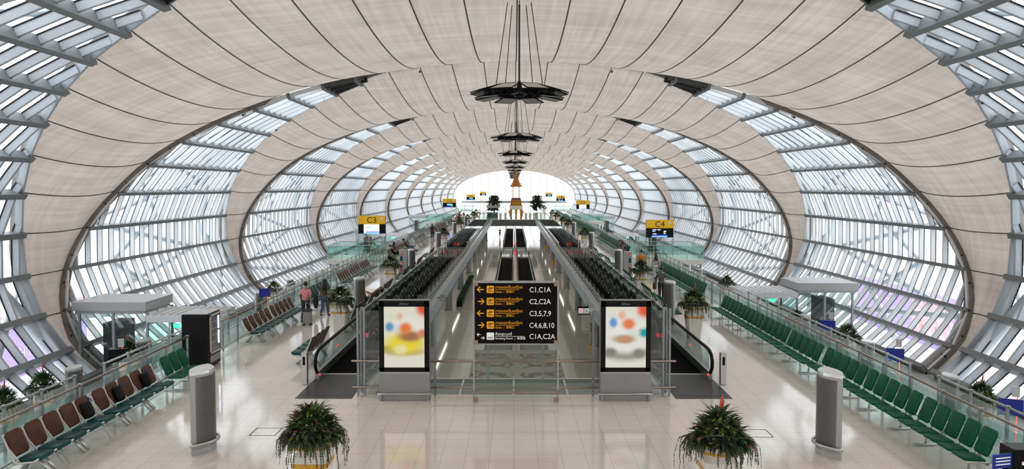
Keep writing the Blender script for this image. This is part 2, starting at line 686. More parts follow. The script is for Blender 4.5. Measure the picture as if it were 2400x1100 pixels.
def window_bay(k, side):
    """bay between membrane k and k+1"""
    yf = YC1 + PER * (k - 1)
    yn = YC1 + PER * k
    fins, rails, panes, dark, gask = MB(), MB(), MB(), MB(), MB()
    FS = PER / 21
    jmin = 0
    fw = .14 if k < 1 else .10
    for j in range(jmin, NROW):
        a0, a1 = ROWANG[j], ROWANG[j + 1]      # upper, lower
        am = (a0 + a1) / 2

        def span(a):
            return yf + edge_f(a) + .1, yn - edge_n(a) - .1
        s0, e0 = span(a0)
        s1, e1 = span(a1)
        sm, em = span(am)
        x0, z0 = shell(side, a0)
        x1, z1 = shell(side, a1)
        n = nrm(side, am)
        i = math.floor(min(s0, s1) / FS)
        while i * FS < max(e0, e1):
            y = i * FS + .3
            i += 1
            # clip this fin to the bay
            ta, tb_ = 0.0, 1.0
            pts = []
            for q in range(9):
                t = q / 8
                a = a0 + (a1 - a0) * t
                ss, ee = span(a)
                if ss <= y <= ee:
                    pts.append(t)
            if len(pts) < 2 or e0 - s0 < .1:
                continue
            p = Vector((x0 + (x1 - x0) * pts[0], y, z0 + (z1 - z0) * pts[0]))
            q_ = Vector((x0 + (x1 - x0) * pts[-1], y, z0 + (z1 - z0) * pts[-1]))
            (dark if j <= 5 else fins).beam(p, q_, n, fw, .30 if k < 1 else (.25 if k == 1 else .19))
            gask.beam(p, q_, n, fw + (.07 if k < 1 else .025), .03)
        # edge fins following the trusses
        for (ya, yb) in ((s0, s1), (e0, e1)) if e0 - s0 > .2 else ():
            (dark if j <= 5 else fins).beam((x0, ya, z0), (x1, yb, z1), n, .12, .31 if k < 1 else .24)
        if max(e0 - s0, e1 - s1) > .02:
            mb_ = dark if j <= 5 else panes
            o_ = n * -.02
            mb_.hexa([(x0, s0, z0), (x0, e0, z0), (x1, e1, z1), (x1, s1, z1)],
                     [Vector(v) + o_ for v in ((x0, s0, z0), (x0, e0, z0), (x1, e1, z1), (x1, s1, z1))])
        n0 = nrm(side, a0)
        if e0 - s0 > .5:
            rails.beam((x0, s0 - .1, z0), (x0, e0 + .1, z0), n0, .24 if k < 1 else .18, .44 if k < 1 else .34)
    if k < 4:
        br = MB()
        for j in range(5, NROW - 1):
            a0, a1 = ROWANG[j], ROWANG[j + 1]
            u0, u1 = (.12, .88) if j % 2 else (.88, .12)
            for sh in (0.0, .45):
                ps = []
                for a_, u_ in ((a0, u0), (a1, u1)):
                    s_, e_ = yf + edge_f(a_), yn - edge_n(a_)
                    xx_, zz_ = shell(side, a_, -1.3)
                    ps.append((xx_, s_ + (e_ - s_) * ((u_ + sh) % 1.0), zz_))
                br.tube(ps, .17, 8)
    a = ROWANG[NROW]
    x, z = shell(side, a)
    rails.beam((x, yf + edge_f(a), z + .1), (x, yn - edge_n(a), z + .1), nrm(side, a), .2, .5)
    wn_id[0] += 1
    o = link('window_%d' % wn_id[0], panes, 'pane')
    o['kind'] = 'structure'
    if k < 4:
        link('outer_brace', br, 'tube', o)
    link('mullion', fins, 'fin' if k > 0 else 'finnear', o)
    link('transom', rails, 'rail', o)
    if dark.v:
        link('apex_panel', dark, 'dark', o)
    link('gasket', gask, 'blackmatte', o)


for k in range(-1, NB):
    for sd in (-1, 1):
        window_bay(k, sd)

# end wall of glass
YE = YC1 + PER * (NB - 1) + 12.4
ew, eg, es = MB(), MB(), MB()


def ell_half_x(z):
    t = (z - EZ) / EB
    return EA * math.sqrt(max(0, 1 - t * t))


zz = -3.1
while zz < 12.6:
    h = ell_half_x(zz)
    ew.box((EX, YE, zz), (2 * h, .22, .14))
    zz += 1.17
xx = -21.0
while xx <= 21.01:
    top = EZ + EB * math.sqrt(max(0, 1 - (xx / EA) ** 2))
    ew.box((EX + xx, YE, (top + ZL) / 2), (.16, .3, top - ZL))
    xx += 3.0
ring = []
for i in range(49):
    a = R(-32) + R(244) * i / 48
    ring.append((EX + EA * math.cos(a), EZ + EB * math.sin(a)))
wbk = MB()
wbk.polyxz(ring, YBK - .4, YBK)
struct('wall_back', wbk, 'wallback')
eg.polyxz(ring, YE + .2, YE + .22)
es.box((EX, YE - .4, .75), (38, .5, .9))
wend = struct('wall_end', eg, 'pane')
link('mullion', ew, 'rail', wend)
link('spandrel', es, 'alupaint', wend)

# ------------------------------------------------------------------ floors
XO_L, XO_R = -10.45, 10.05      # outer deck edges
XI = 4.15                        # void edge
YD = 22.85                       # deck front edge at the void
YB = 151.4                       # bridge edge
YB2 = 172.0
fb = MB()
fb.box(((XO_L + XO_R) / 2, (YBK + YD) / 2, -.2), (XO_R - XO_L, YD - YBK, .4))
for x0, x1 in ((XO_L, -XI), (XI, XO_R)):
    fb.box(((x0 + x1) / 2, (YD + YB) / 2, -.2), (x1 - x0, YB - YD, .4))
fb.box(((XO_L + XO_R) / 2, (YB + YB2) / 2, -.2), (XO_R - XO_L, YB2 - YB, .4))
for x0, x1 in ((XO_L, -XI), (XI, XO_R)):
    fb.box(((x0 + x1) / 2, (YB2 + YE) / 2, -.2), (x1 - x0, YE - YB2, .4))
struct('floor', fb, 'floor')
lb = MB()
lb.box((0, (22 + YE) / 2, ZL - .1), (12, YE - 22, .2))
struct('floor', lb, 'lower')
for s_ in (-1, 1):
    g = MB()
    g.box((s_ * 14.2, (YBK + YE) / 2, ZG - .1), (8.6, YE - YBK, .2))
    struct('floor', g, 'lounge')
# deck edges: fascia along the void, bridge fascia, walls below
fa = MB()
for s_ in (-1, 1):
    fa.box((s_ * 4.05, (YD + 3 + YB) / 2, -.27), (.24, YB - YD - 3, .62))
    fa.box((s_ * 4.0, (YD + 3 + YB) / 2, .045), (.12, YB - YD - 3, .05))
struct('trim_50', fa, 'fascia')
bf = MB()
bf.box((0, YB - .2, -.65), (2 * XI + 6, .5, 1.1))
struct('trim_51', bf, 'bridgegrey')
be = MB()
be.box((0, YB - .35, -.02), (2 * XI + 5, .25, .12))
struct('trim_52', be, 'white')
# glass ledge in front of the void
lg = MB()
lg.box((0, (YD + 26) / 2 + .1, -.42), (2 * XI, 26 - YD, .1))
ledge = struct('trim_53', lg, 'teald')
lgb = MB()
lgb.box((0, 26.1, -.36), (2 * XI, .12, .12))
for x in (-3.2, -1.6, 0, 1.6, 3.2):
    lgb.box((x, 24.5, -.35), (.06, 3.1, .06))
link('glazing_bar', lgb, 'alu', ledge)
wl_ = MB()
for s_ in (-1, 1):
    wl_.box((s_ * 5.6, 87, (ZL - .4) / 2), (.2, 130, -ZL - .4))
struct('wall_void', wl_, 'wallbeige')
jb = MB()
for s_ in (-1, 1):
    for i in range(60):
        jb.box((s_ * 5.49, 27 + i * 2.1, (ZL - .4) / 2), (.02, .035, -ZL - .45))
    jb.box((s_ * 5.48, 87, ZL + .12), (.05, 130, .24))
struct('baseboard_void', jb, 'wallgrey')
cw = MB()
for s_ in (-1, 1):
    cw.box((s_ * 4.9, 87, -.62), (1.5, 130, .4))
cl_ = struct('ceiling_lower', cw, 'wallgrey')
ls_ = MB()  # unseen lamps added to brighten the lower floor; left run gives its bright streak
for s_ in (-1, 1):
    for i in range(0 if s_ < 0 else 9, 28):
        ls_.box((s_ * 4.9, 28 + i * 4.4, -.84), (.07, 4.4, .03))
link('fill_strip_lamp', ls_, 'fillstrip', cl_)
fwl = MB()
fwl.box((0, 23.0, (ZL - .4) / 2), (11, .2, -ZL - .4))
struct('wall_under', fwl, 'wallgrey')
for s_, nm in ((-1, 'left'), (1, 'right')):
    ow = MB()
    ow.box((s_ * 10.0 - .2, 150, (ZG - .4) / 2), (.2, 290, -ZG - .4))
    struct('wall_%s' % nm, ow, 'wallgrey')

# columns along the void
for s_, nm in ((-1, 'left'), (1, 'right')):
    for i, y in enumerate((33, 46.5, 60, 73.5, 87, 100.5, 114, 127.5, 141)):
        cb = MB()
        cb.lathe([(.3, ZL), (.3, ZL + .15), (.24, ZL + .18), (.24, -.5), (.28, -.48), (.28, -.42)], 16, (s_ * 4.75, y, 0))
        o = link('column', cb, 'alupaint', smooth=False)
        o['kind'] = 'structure'

# outside
ex = MB()
ex.box((0, 180, -9.6), (900, 900, .4))
struct('ground', ex, 'concrete')


def outside_wall(x, y0, y1, label, word_rows, pics, side):
    t = thing('banner_wall', label, 'banner', (x, (y0 + y1) / 2, -9.4))
    w = MB()
    w.box((0, 0, 2.6), (.5, y1 - y0, 5.2))
    link('panel', w, 'lilac', t)
    for (a, b) in pics:
        p = MB()
        p.box((-side * .28, (a + b) / 2 - (y0 + y1) / 2, 2.5), (.06, b - a, 4.0))
        link('photo', p, 'pink', t)
    for (word, size, yy, z) in word_rows:
        text(word, size, 'cream', t, (-side * .29, yy - (y0 + y1) / 2, z), (PI / 2, 0, -side * PI / 2), 'CENTER')
    return t


outside_wall(40, 73, 95, 'lilac advertising banner with pink photo and THINK lettering outside the right glass', [('THE KING', .8, 87, 4.0), ('OF', .7, 87, 3.1), ('THINK', 1.25, 86.5, 1.5), ('BIG', .9, 86.5, .35)], [(74, 81.5)], 1)
outside_wall(-40, 52, 76, 'lilac advertising banner with THINK lettering outside the left glass', [('THE KING', .8, 66, 4.0), ('THINK', 1.25, 66.5, 1.5)], [], -1)


def far_building(x, y, dx, dy, dz, label, z0=-9.4):
    t = thing('terminal_building', label, 'building', (x, y, z0))
    w = MB()
    w.box((0, 0, dz / 2), (dx, dy, dz))
    w.box((0, 0, dz + .4), (dx + 1, dy + 1, .8))
    link('wall', w, 'farwall', t)
    sgn = -1 if x > 0 else 1
    for q in range(3):
        g = MB()
        g.box((sgn * (dx / 2 + .1), 0, dz * (.2 + .27 * q)), (.3, dy * .94, dz * .13))
        link('window_band', g, 'farglass', t)


far_building(120, 150, 30, 190, 19, 'pale terminal building beyond the apron seen through the right glass')
far_building(-120, 150, 30, 190, 19, 'pale terminal building beyond the apron seen through the left glass')

# raking tubes of the outer trusses
for k in range(0, 6):
    yc = YC1 + PER * (k - 1)
    for s_ in (-1, 1):
        t = MB()
        for dy in (-3.2, 4.6):
            t.tube([(EX + s_ * 18.9, yc + dy * .15, ZG - .2), (EX + s_ * 22.6, yc + dy * .6, 2.6), (EX + s_ * 21.0, yc + dy * 1.5, 8.2)], .30, 12)
        t.tube([(EX + s_ * 19.8, yc - 6, -2.4), (EX + s_ * 22.4, yc + 1, 2.0)], .2, 10)
        o = link('trim_%d' % (60 + 2 * k + (s_ > 0)), t, 'tube', smooth=True)
        o['kind'] = 'structure'

# ================================================================== objects
def multi(name, pairs):
    """one mesh from several (MB, material) pairs"""
    me = bpy.data.meshes.new(name)
    v, f, mi = [], [], []
    for i, (mb, mk) in enumerate(pairs):
        b = len(v)
        v += mb.v
        f += [tuple(q + b for q in fc) for fc in mb.f]
        mi += [i] * len(mb.f)
        me.materials.append(M[mk])
    me.from_pydata(v, [], f)
    me.polygons.foreach_set('material_index', mi)
    me.update()
    return me


def rrect(w, h, r, n=4):
    pts = []
    for cx, cy, a0 in ((w / 2 - r, h / 2 - r, 0), (-w / 2 + r, h / 2 - r, 90), (-w / 2 + r, -h / 2 + r, 180), (w / 2 - r, -h / 2 + r, 270)):
        for i in range(n + 1):
            a = R(a0 + 90 * i / n)
            pts.append((cx + r * math.cos(a), cy + r * math.sin(a)))
    return pts


def pad(mb, w, h, t, r, o, eu, ev, puff=.03):
    """cushion: rounded rectangle w x h in plane (eu, ev), thickness t"""
    o, eu, ev = Vector(o), Vector(eu).normalized(), Vector(ev).normalized()
    en = eu.cross(ev)
    out = rrect(w, h, r)
    rings = []
    for d, ins in ((-.5, puff), (-.38, puff * .35), (-.15, 0), (.15, 0), (.38, puff * .35), (.5, puff)):
        k1, k2 = (w - 2 * ins) / w, (h - 2 * ins) / h
        rings.append([o + eu * (x * k1) + ev * (y * k2) + en * (d * t) for x, y in out])
    mb.loft(rings)
    return mb


BACKV = Vector((-.38, 0, .925)).normalized()


def seat_parts(kind):
    s, b, fr = MB(), MB(), MB()
    if kind == 'green':
        pad(s, .47, .50, .07, .06, (.20, 0, .425), (1, 0, .10), (0, 1, 0))
        pad(b, .485, .56, .06, .07, Vector((-.045, 0, .50)) + BACKV * .255, (0, 1, 0), BACKV, .02)
        for y in (-.28,):
            fr.tube([Vector((-.09, y, .40)), Vector((-.09, y, .42)) + BACKV * .5], .016, 6)
            fr.tube([(.40, y, .41), (-.09, y, .39)], .016, 6)
    else:
        pad(s, .50, .56, .10, .09, (.22, 0, .42), (1, 0, .12), (0, 1, 0), .03)
        pad(b, .54, .53, .07, .11, Vector((-.05, 0, .46)) + BACKV * .27, (0, 1, 0), BACKV, .03)
        fr.tube([(.46, -.32, .46), (.36, -.32, .40), (.0, -.32, .37), Vector((-.02, -.32, .40)), Vector((-.05, -.32, .46)) + BACKV * .50], .022, 6)
        fr.tube([Vector((-.05, -.32, .46)) + BACKV * .50, Vector((-.05, -.26, .46)) + BACKV * .50], .02, 6)
        fr.tube([(.1, -.32, .38), Vector((-.05, -.32, .46)) + BACKV * .26], .018, 6)
    return s.mesh('seat', True), b.mesh('backrest', True), fr.mesh('side_frame', True)


SEATM = {}
for kd in ('green', 'brown'):
    SEATM[kd] = seat_parts(kd)
_gm = MB()  # raised darker strips, painted in for the shaded grooves of the backrest
for _q in (.17, .34):
    pad(_gm, .47, .016, .072, .006, Vector((-.045, 0, .50)) + BACKV * _q, (0, 1, 0), BACKV, .003)
SEATM['groove'] = (_gm.mesh('groove_strip', True),)
PITCHS = {'green': .583, 'brown': .65}


def leg_mesh(kind):
    l = MB()
    if kind == 'green':
        l.tube([(0, 0, .36), (.03, 0, .05)], .028, 8)
        l.ell((.06, 0, .03), (.34, .05, .022), 14, 6)
    else:
        for y in (-.09, .09):
            l.tube([(.02, y, .37), (.40, y, .012)], .042, 10)
            l.tube([(-.02, y, .37), (-.26, y, .012)], .034, 10)
    return l.mesh('leg', True)


LEGM = {k: leg_mesh(k) for k in ('green', 'brown')}
SKINS = {'green': ('green', 'green', 'green'), 'brown': ('brown', 'teal', 'brown'), 'teal': ('green', 'teal', 'teal'), 'grey': ('brown', 'greyseat', 'greyseat')}
bench_cache = {}
BENCHP = {'green': 'green vinyl', 'brown': 'brown-backed', 'teal': 'dark green', 'grey': 'charcoal'}


def seatmesh(kind, i, m):
    key = (kind, i, m)
    if key not in bench_cache:
        me = SEATM[kind][i].copy()
        me.materials.append(M[m])
        bench_cache[key] = me
    return bench_cache[key]


def make_bench(skin, n, loc, rotz, label, group):
    kind, sm, bm = SKINS[skin]
    p = PITCHS[kind]
    t = thing('waiting_bench', label, 'bench', loc, rotz, group)
    y0 = -(n - 1) / 2 * p
    for i in range(n):
        y = y0 + i * p
        link('seat', seatmesh(kind, 0, sm), None, t, (0, y, 0))
        br_ = link('backrest', seatmesh(kind, 1, bm), None, t, (0, y, 0))
        if kind == 'green':
            link('groove_strip', seatmesh('groove', 0, 'greendk'), None, br_)
    for i in range(n + 1):
        link('side_frame', seatmesh(kind, 2, 'alu'), None, t, (0, y0 + (i - .5) * p + (.28 if kind == 'green' else .32), 0))
    bmm = MB()
    bmm.box((-.02, 0, .36), (.07, n * p, .05))
    link('beam', bmm, 'steel', t)
    if ('leg', kind) not in bench_cache:
        LEGM[kind].materials.append(M['alu'])
        bench_cache[('leg', kind)] = 1
    ks = [.5, n - 1.5] if n > 3 else [0, n - 1]
    if kind == 'brown' and n > 3:
        ks = [.5 + 1.0 * q for q in range(0, n - 1, 2)]
    for k_ in ks:
        link('leg', LEGM[kind], None, t, (0, y0 + k_ * p, 0))
    return t


bench_protos = {}
bench_n = {}


def bench(skin, n, side, yc, xback, inner=False, zone=''):
    """side -1 left, +1 right; xback = x of the backrest top; faces the aisle (inner rows face outwards)"""
    face = -side if not inner else side          # +1 faces +x
    rot = 0 if face > 0 else PI
    loc = (xback + face * .24, yc, 0)
    key = (side, inner)
    bench_n[key] = bench_n.get(key, 0) + 1
    word = ORD[bench_n[key] - 1]
    where = ('along the %s outer balustrade' if not inner else 'backing onto the %s moving walkway') % ('left' if side < 0 else 'right')
    label = '%s bench of %s seats, %s from the camera %s' % (BENCHP[skin], ['', 'one', 'two', 'three', 'four', 'five', 'six'][n], word, where)
    group = 'waiting benches ' + where
    far = yc > 95
    pk = (skin, n, far)
    if pk in bench_protos:
        return dup(bench_protos[pk], loc, rot, label, group)
    if not far:
        o = make_bench(skin, n, loc, rot, label, group)
    else:
        kind, sm, bm = SKINS[skin]
        A_, B_, C_ = MB(), MB(), MB()
        for i in range(n):
            y = (i - (n - 1) / 2) * PITCHS[kind]
            A_.box((.2, y, .42), (.46, PITCHS[kind] * .9, .08))
            B_.beam((-.06, y, .48), Vector((-.06, y, .48)) + BACKV * .5, (1, 0, .4), PITCHS[kind] * .85, .06)
        C_.box((-.02, 0, .36), (.07, n * PITCHS[kind], .05))
        for y in (-.8, .8):
            C_.box((.03, y, .18), (.5, .06, .36))
        o = link('waiting_bench', multi('waiting_bench', [(A_, sm), (B_, bm), (C_, 'alu')]), None, None, loc, (0, 0, rot))
        tag(o, label, 'bench', group)
    bench_protos[pk] = o
    return o


# right outer row
for q in range(3):
    bench('green', 5, 1, 17.42 + 2.97 * q, 9.56)
bench('green', 5, 1, 26.4, 9.50)
for q in range(3):
    bench('green', 5, 1, 29.5 + 2.97 * q, 9.52)
for q in range(5):
    bench('green', 5, 1, 42.6 + 2.97 * q, 9.70)
for y in (69.5,):
    bench('green', 6, 1, y - .1, 9.62)
for q in range(6):
    bench('green', 5, 1, 73.3 + 3.05 * q, 9.55)
for q in range(11):
    bench('green', 5, 1, 97.5 + 3.4 * q, 9.55)
for q in range(13):
    bench('green', 5, 1, 138 + 3.6 * q, 9.55)
# left outer row
for q in range(2):
    bench('brown', 5, -1, 17.55 + 3.35 * q, -10.06)
bench('green', 3, -1, 23.85, -10.02)
for q in range(2):
    bench('brown', 5, -1, 31.7 + 3.35 * q, -10.02)
bench('teal', 5, -1, 39.6, -9.95)
bench('teal', 4, -1, 42.4, -9.95)
for q in range(3):
    bench('brown', 5, -1, 48.0 + 3.35 * q, -10.05)
for q in range(4):
    bench('brown', 5, -1, 65.3 + 3.35 * q, -9.9)
for q in range(3):
    bench('grey', 5, -1, 82.0 + 3.4 * q, -9.9)
for q in range(5):
    bench('brown', 5, -1, 99 + 4.4 * q, -9.9)
for q in range(8):
    bench('brown', 5, -1, 124 + 5 * q, -9.9)
# inner rows
for y, n in ((27.6, 4), (34.6, 3), (39.0, 5), (42.7, 5), (50.0, 5), (57.4, 5), (66, 5)):
    bench('brown', n, -1, y, -6.52, True)
for y, n in ((36.0, 4), (40.6, 5), (47.6, 5), (57.5, 5), (66, 5)):
    bench('green', n, 1, y, 6.52, True)


# ------------------------------------------------------------------ railings
def balustrade(name, label, x, y0, y1, zb, zt, group, lower=True):
    t = thing(name, label, 'balustrade', (x, (y0 + y1) / 2, zb), 0, group)
    L = y1 - y0 - .12
    h = zt - zb
    r = MB()
    r.tube([(0, -L / 2, h), (0, L / 2, h)], .032, 8)
    link('handrail', r, 'bronze' if lower else 'steel', t, smooth=True)
    if lower:
        r = MB()
        r.tube([(.05, -L / 2, .18), (.05, L / 2, .18)], .022, 6)
        r.tube([(.05, -L / 2, h * .62), (.05, L / 2, h * .62)], .014, 6)
        link('lower_rail', r, 'steel', t, smooth=True)
    n = max(1, round(L / 1.55))
    pm = MB()
    pm.box((0, 0, h / 2), (.05, .07, h))
    pm.box((0, 0, h + .02), (.10, .10, .04))
    pme = pm.mesh('post')
    pme.materials.append(M['alupaint'])
    gm = MB()
    gm.box((0, 0, h * .47), (.014, L / n - .12, h * .84))
    gme = gm.mesh('glass_panel')
    gme.materials.append(M['bal'])
    for i in range(n + 1):
        link('post', pme, None, t, (0, -L / 2 + L * i / n, 0))
    for i in range(n):
        link('glass_panel', gme, None, t, (0, -L / 2 + L * (i + .5) / n, 0))
    return t


runs_l = [(8, 25.9), (27.4, 43), (43, 59), (59, 66.5), (71.5, 90), (90, 110), (110, 130), (130, 141), (147, 160)]
for i, (a, b) in enumerate(runs_l):
    balustrade('balustrade', 'glass balustrade with bronze handrail on the left deck edge, %s run from the camera' % ORD[i], -10.34, a, b, 0, 1.1, 'left deck edge balustrades')
runs_r = [(8, 25), (25, 41), (41, 57), (57, 66.5), (71.5, 90), (90, 110), (110, 130), (130, 141), (147, 160)]
for i, (a, b) in enumerate(runs_r):
    balustrade('balustrade', 'glass balustrade with bronze handrail on the right deck edge, %s run from the camera' % ORD[i], 9.92, a, b, 0, 1.1, 'right deck edge balustrades')
for sd, nm, xo in ((-1, 'left', -11.85), (1, 'right', 11.45)):
    sl = MB()
    sl.box(((xo + (XO_L if sd < 0 else XO_R)) / 2, 79, -.5), (abs(xo - (XO_L if sd < 0 else XO_R)) + .1, 142, .25))
    struct('floor_ledge', sl, 'lounge')
    ok = [(8, 22), (23.5, 34), (41, 54), (54, 66)] if sd < 0 else [(8, 22), (23.5, 40), (49, 57), (57, 66)]
    for i, (a, b) in enumerate(ok + [(72, 92), (110, 130)]):
        balustrade('balustrade', 'grey steel railing of the %s ramp ledge, %s run from the camera' % (nm, ORD[i]), xo, a, b, -.375, .72, '%s ramp railings' % nm, False)

# glazed balconies over the gate lounges under the gate signs
for sd, nm in ((-1, 'left'), (1, 'right')):
    for i, y in enumerate((69.0, 144.0, 219.0)):
        xa, xb = (10.4, 15.1) if sd < 0 else (10.0, 15.4)
        cx = sd * (xa + xb) / 2
        t = thing('gate_balcony', 'green glass balcony below the %s gate sign on the %s side' % (['nearest', 'middle', 'farthest'][i], nm), 'balcony', (cx, y, 0), 0, 'gate balconies')
        s_ = MB()
        s_.box((0, 0, -.2), (xb - xa, 5, .36))
        link('slab', s_, 'white', t)
        for (gx, gy, dx, dy) in ((0, -2.45, xb - xa, .02), (0, 2.45, xb - xa, .02), (sd * (xb - xa) / 2, 0, .02, 4.9)):
            g = MB()
            g.box((gx, gy, .58), (dx, dy, 1.1))
            link('glass_panel', g, 'green_glass', t)
        r = MB()
        hx = sd * (xb - xa) / 2
        r.tube([(-hx, -2.45, 1.15), (hx, -2.45, 1.15), (hx, 2.45, 1.15), (-hx, 2.45, 1.15)], .03, 8)
        r.tube([(-hx, -2.40, .9), (hx, -2.40, .9), (hx, 2.40, .9)], .02, 8)
        link('handrail', r, 'steel', t, smooth=True)
        for q in range(5):
            p = MB()
            p.box((-hx + 2 * hx * q / 4, -2.42, .58), (.05, .05, 1.16))
            link('post', p, 'alu', t)
        for q in (-2.2, 2.2):
            p = MB()
            p.tube([(hx * .94, q, -.3), (hx * .94, q, ZG + .0)], .12, 10)
            link('column', p, 'alu', t, smooth=True)

# ------------------------------------------------------------------ air columns
vent_cache = []


def vent_column(loc, rotz, label, group):
    if vent_cache:
        return dup(vent_cache[0], loc, rotz, label, group)
    t = thing('air_column', label, 'air column', loc, rotz, group)
    H = 1.78

    def lens(x, y0):       # outline, long axis y, bulging to +x, flatter to -x
        pts = []
        for i in range(13):
            a = -1 + 2 * i / 12
            pts.append((.30 * (1 - a * a) * x, a * y0))
        for i in range(1, 12):
            a = 1 - 2 * i / 12
            pts.append((-.17 * (1 - a * a) * x, a * y0))
        return pts
    b = MB()
    b.poly([(x, y) for x, y in lens(1, .50)], 0, H)
    link('casing', b, 'vent', t)
    c = MB()
    c.loft([[(x, y, H - .02 + .04 * (y + .5) * 0) for x, y in lens(1.04, .52)], [(x, y, H + .04) for x, y in lens(1.0, .50)]])
    link('cap', c, 'alu', t)
    g = MB()
    for i in range(34):
        a = -.86 + 1.72 * i / 33
        x = .30 * (1 - a * a)
        th = math.atan2(.30 * 2 * a / .5, 1)
        g.box((x + .006, a * .5, (H + .12) / 2), (.022, .018, H - .28), Matrix.Rotation(-th, 3, 'Z').inverted() if False else None)
    link('grille', g, 'grille', t)
    r = MB()
    r.tube([(-.02, -.56, .24), (.05, -.55, .24)] + [(.30 * (1 - a * a) + .075, a * .52, .24) for a in [-.9 + 1.8 * i / 10 for i in range(11)]] + [(.05, .55, .24), (-.02, .56, .24)], .035, 8)
    link('bumper_rail', r, 'steel', t, smooth=True)
    k = MB()
    k.loft([[(x, y, 0) for x, y in lens(1.06, .52)], [(x, y, .14) for x, y in lens(1.06, .52)]])
    link('plinth', k, 'vent', t)
    vent_cache.append(t)
    return t


E = [(-6.95, 18.0, 'grey ribbed air column on the near floor beside the left bench row', 0), (6.95, 17.75, 'grey ribbed air column on the near floor beside the right green benches', PI),
     (-6.95, 36.5, 'grey air column behind the left planter near the dozing passengers', 0), (6.75, 35.1, 'grey air column beside the walking man in grey shirt', PI),
     (-6.75, 53.6, 'grey air column next to the left red and green info pillar', 0), (6.9, 53.4, 'grey air column next to the right red and green info pillar', PI),
     (-6.9, 74.2, 'grey air column on the left deck before the far planters', 0), (7.1, 74.2, 'grey air column on the right deck before the far planters', PI),
     (-7.0, 96, 'small distant grey air column on the left deck', 0), (7.1, 96, 'small distant grey air column on the right deck', PI),
     (-7.0, 118, 'tiny far grey air column on the left deck close to the bridge', 0), (7.1, 118, 'tiny far grey air column on the right deck close to the bridge', PI)]
for x, y, lb_, rz in E:
    vent_column((x, y, 0), rz, lb_, 'air columns on the deck')
for i, (x, y) in enumerate(((-16.0, 29.5), (-15.9, 35.0), (-16.0, 51.2), (-16.0, 58.4), (15.2, 28.3), (15.1, 34.7), (14.95, 41.8), (15.0, 66.0), (-16, 74), (15, 84))):
    n_ = sum(1 for q in range(i + 1) if (q in (4, 5, 6, 7, 9)) == (i in (4, 5, 6, 7, 9)))
    vent_column((x, y, ZG), 0 if x < 0 else PI, 'grey air column in the %s gate lounge below the deck, %s from the camera' % ('left' if x < 0 else 'right', ORD[n_ - 1]), 'air columns in the gate lounges')

# info pillars
for sd, y, nm in ((-1, 52.0, 'left'), (1, 50.6, 'right')):
    t = thing('info_pillar', 'grey info pillar with red and green pictograms on the %s deck' % nm, 'info pillar', (sd * 7.0 + .02, y, 0), 0, 'info pillars')
    b = MB()
    b.box((0, 0, .95), (.52, .35, 1.9))
    bevel(link('body', b, 'vent', t), .02)
    for z, h, m in ((1.68, .18, 'lamp'), (1.36, .34, 'g'), (1.02, .2, 'lamp'), (.86, .1, 'g'), (.66, .2, 'lamp')):
        p = MB()
        p.box((.12 if sd > 0 else -.12, -.185, z), (.15, .02, h * .85))
        link('pictogram', p, 'pictored' if m == 'lamp' else 'teal', t)
        if m == 'lamp':
            q = MB()
            q.box((.12 if sd > 0 else -.12, -.197, z), (.07, .01, h * .3))
            link('symbol', q, 'signwhite', t)


# ------------------------------------------------------------------ planters
def blade(mb, base, az, el, L, w, droop, seg=4, fold=.3):
    """arched leaf"""
    d = Vector((math.cos(az), math.sin(az), 0))
    side = Vector((-math.sin(az), math.cos(az), 0))
    p = Vector(base)
    e = el
    rows = []
    for i in range(seg + 1):
        t = i / seg
        ww = w * (math.sin(PI * min(1, .18 + .82 * t)) if t < 1 else .02)
        rows.append((p - side * ww + Vector((0, 0, ww * fold)), p.copy(), p + side * ww + Vector((0, 0, ww * fold))))
        p = p + (d * math.cos(e) + Vector((0, 0, math.sin(e)))) * (L / seg)
        e -= droop / seg
    b = len(mb.v)
    for r_ in rows:
        mb.v.extend([tuple(q) for q in r_])
    for i in range(seg):
        for j in range(2):
            mb.f.append((b + i * 3 + j, b + i * 3 + j + 1, b + (i + 1) * 3 + j + 1, b + (i + 1) * 3 + j))


def strand(mb, base, az, L, rnd):
    """hanging fern strand: thin stem with little leaflets"""
    p = Vector(base)
    d = Vector((math.cos(az), math.sin(az), 0))
    n = max(4, int(L / .05))
    for i in range(n):
        t = i / n
        out = .10 * (1 - t) ** 3
        q = p + d * out * .6 + Vector((rnd.uniform(-.012, .012), rnd.uniform(-.012, .012), -.05 + .06 * (1 - t) ** 4))
        for s_ in (-1, 1):
            a = az + s_ * (PI / 2) + rnd.uniform(-.6, .6)
            lw = .034 * (1 - .5 * t)
            e = q + Vector((math.cos(a) * lw, math.sin(a) * lw, -.03))
            mb.add([p, q, e], [(0, 1, 2)])
        mb.add([p + Vector((.005, 0, 0)), p - Vector((.005, 0, 0)), q], [(0, 1, 2)])
        p = q


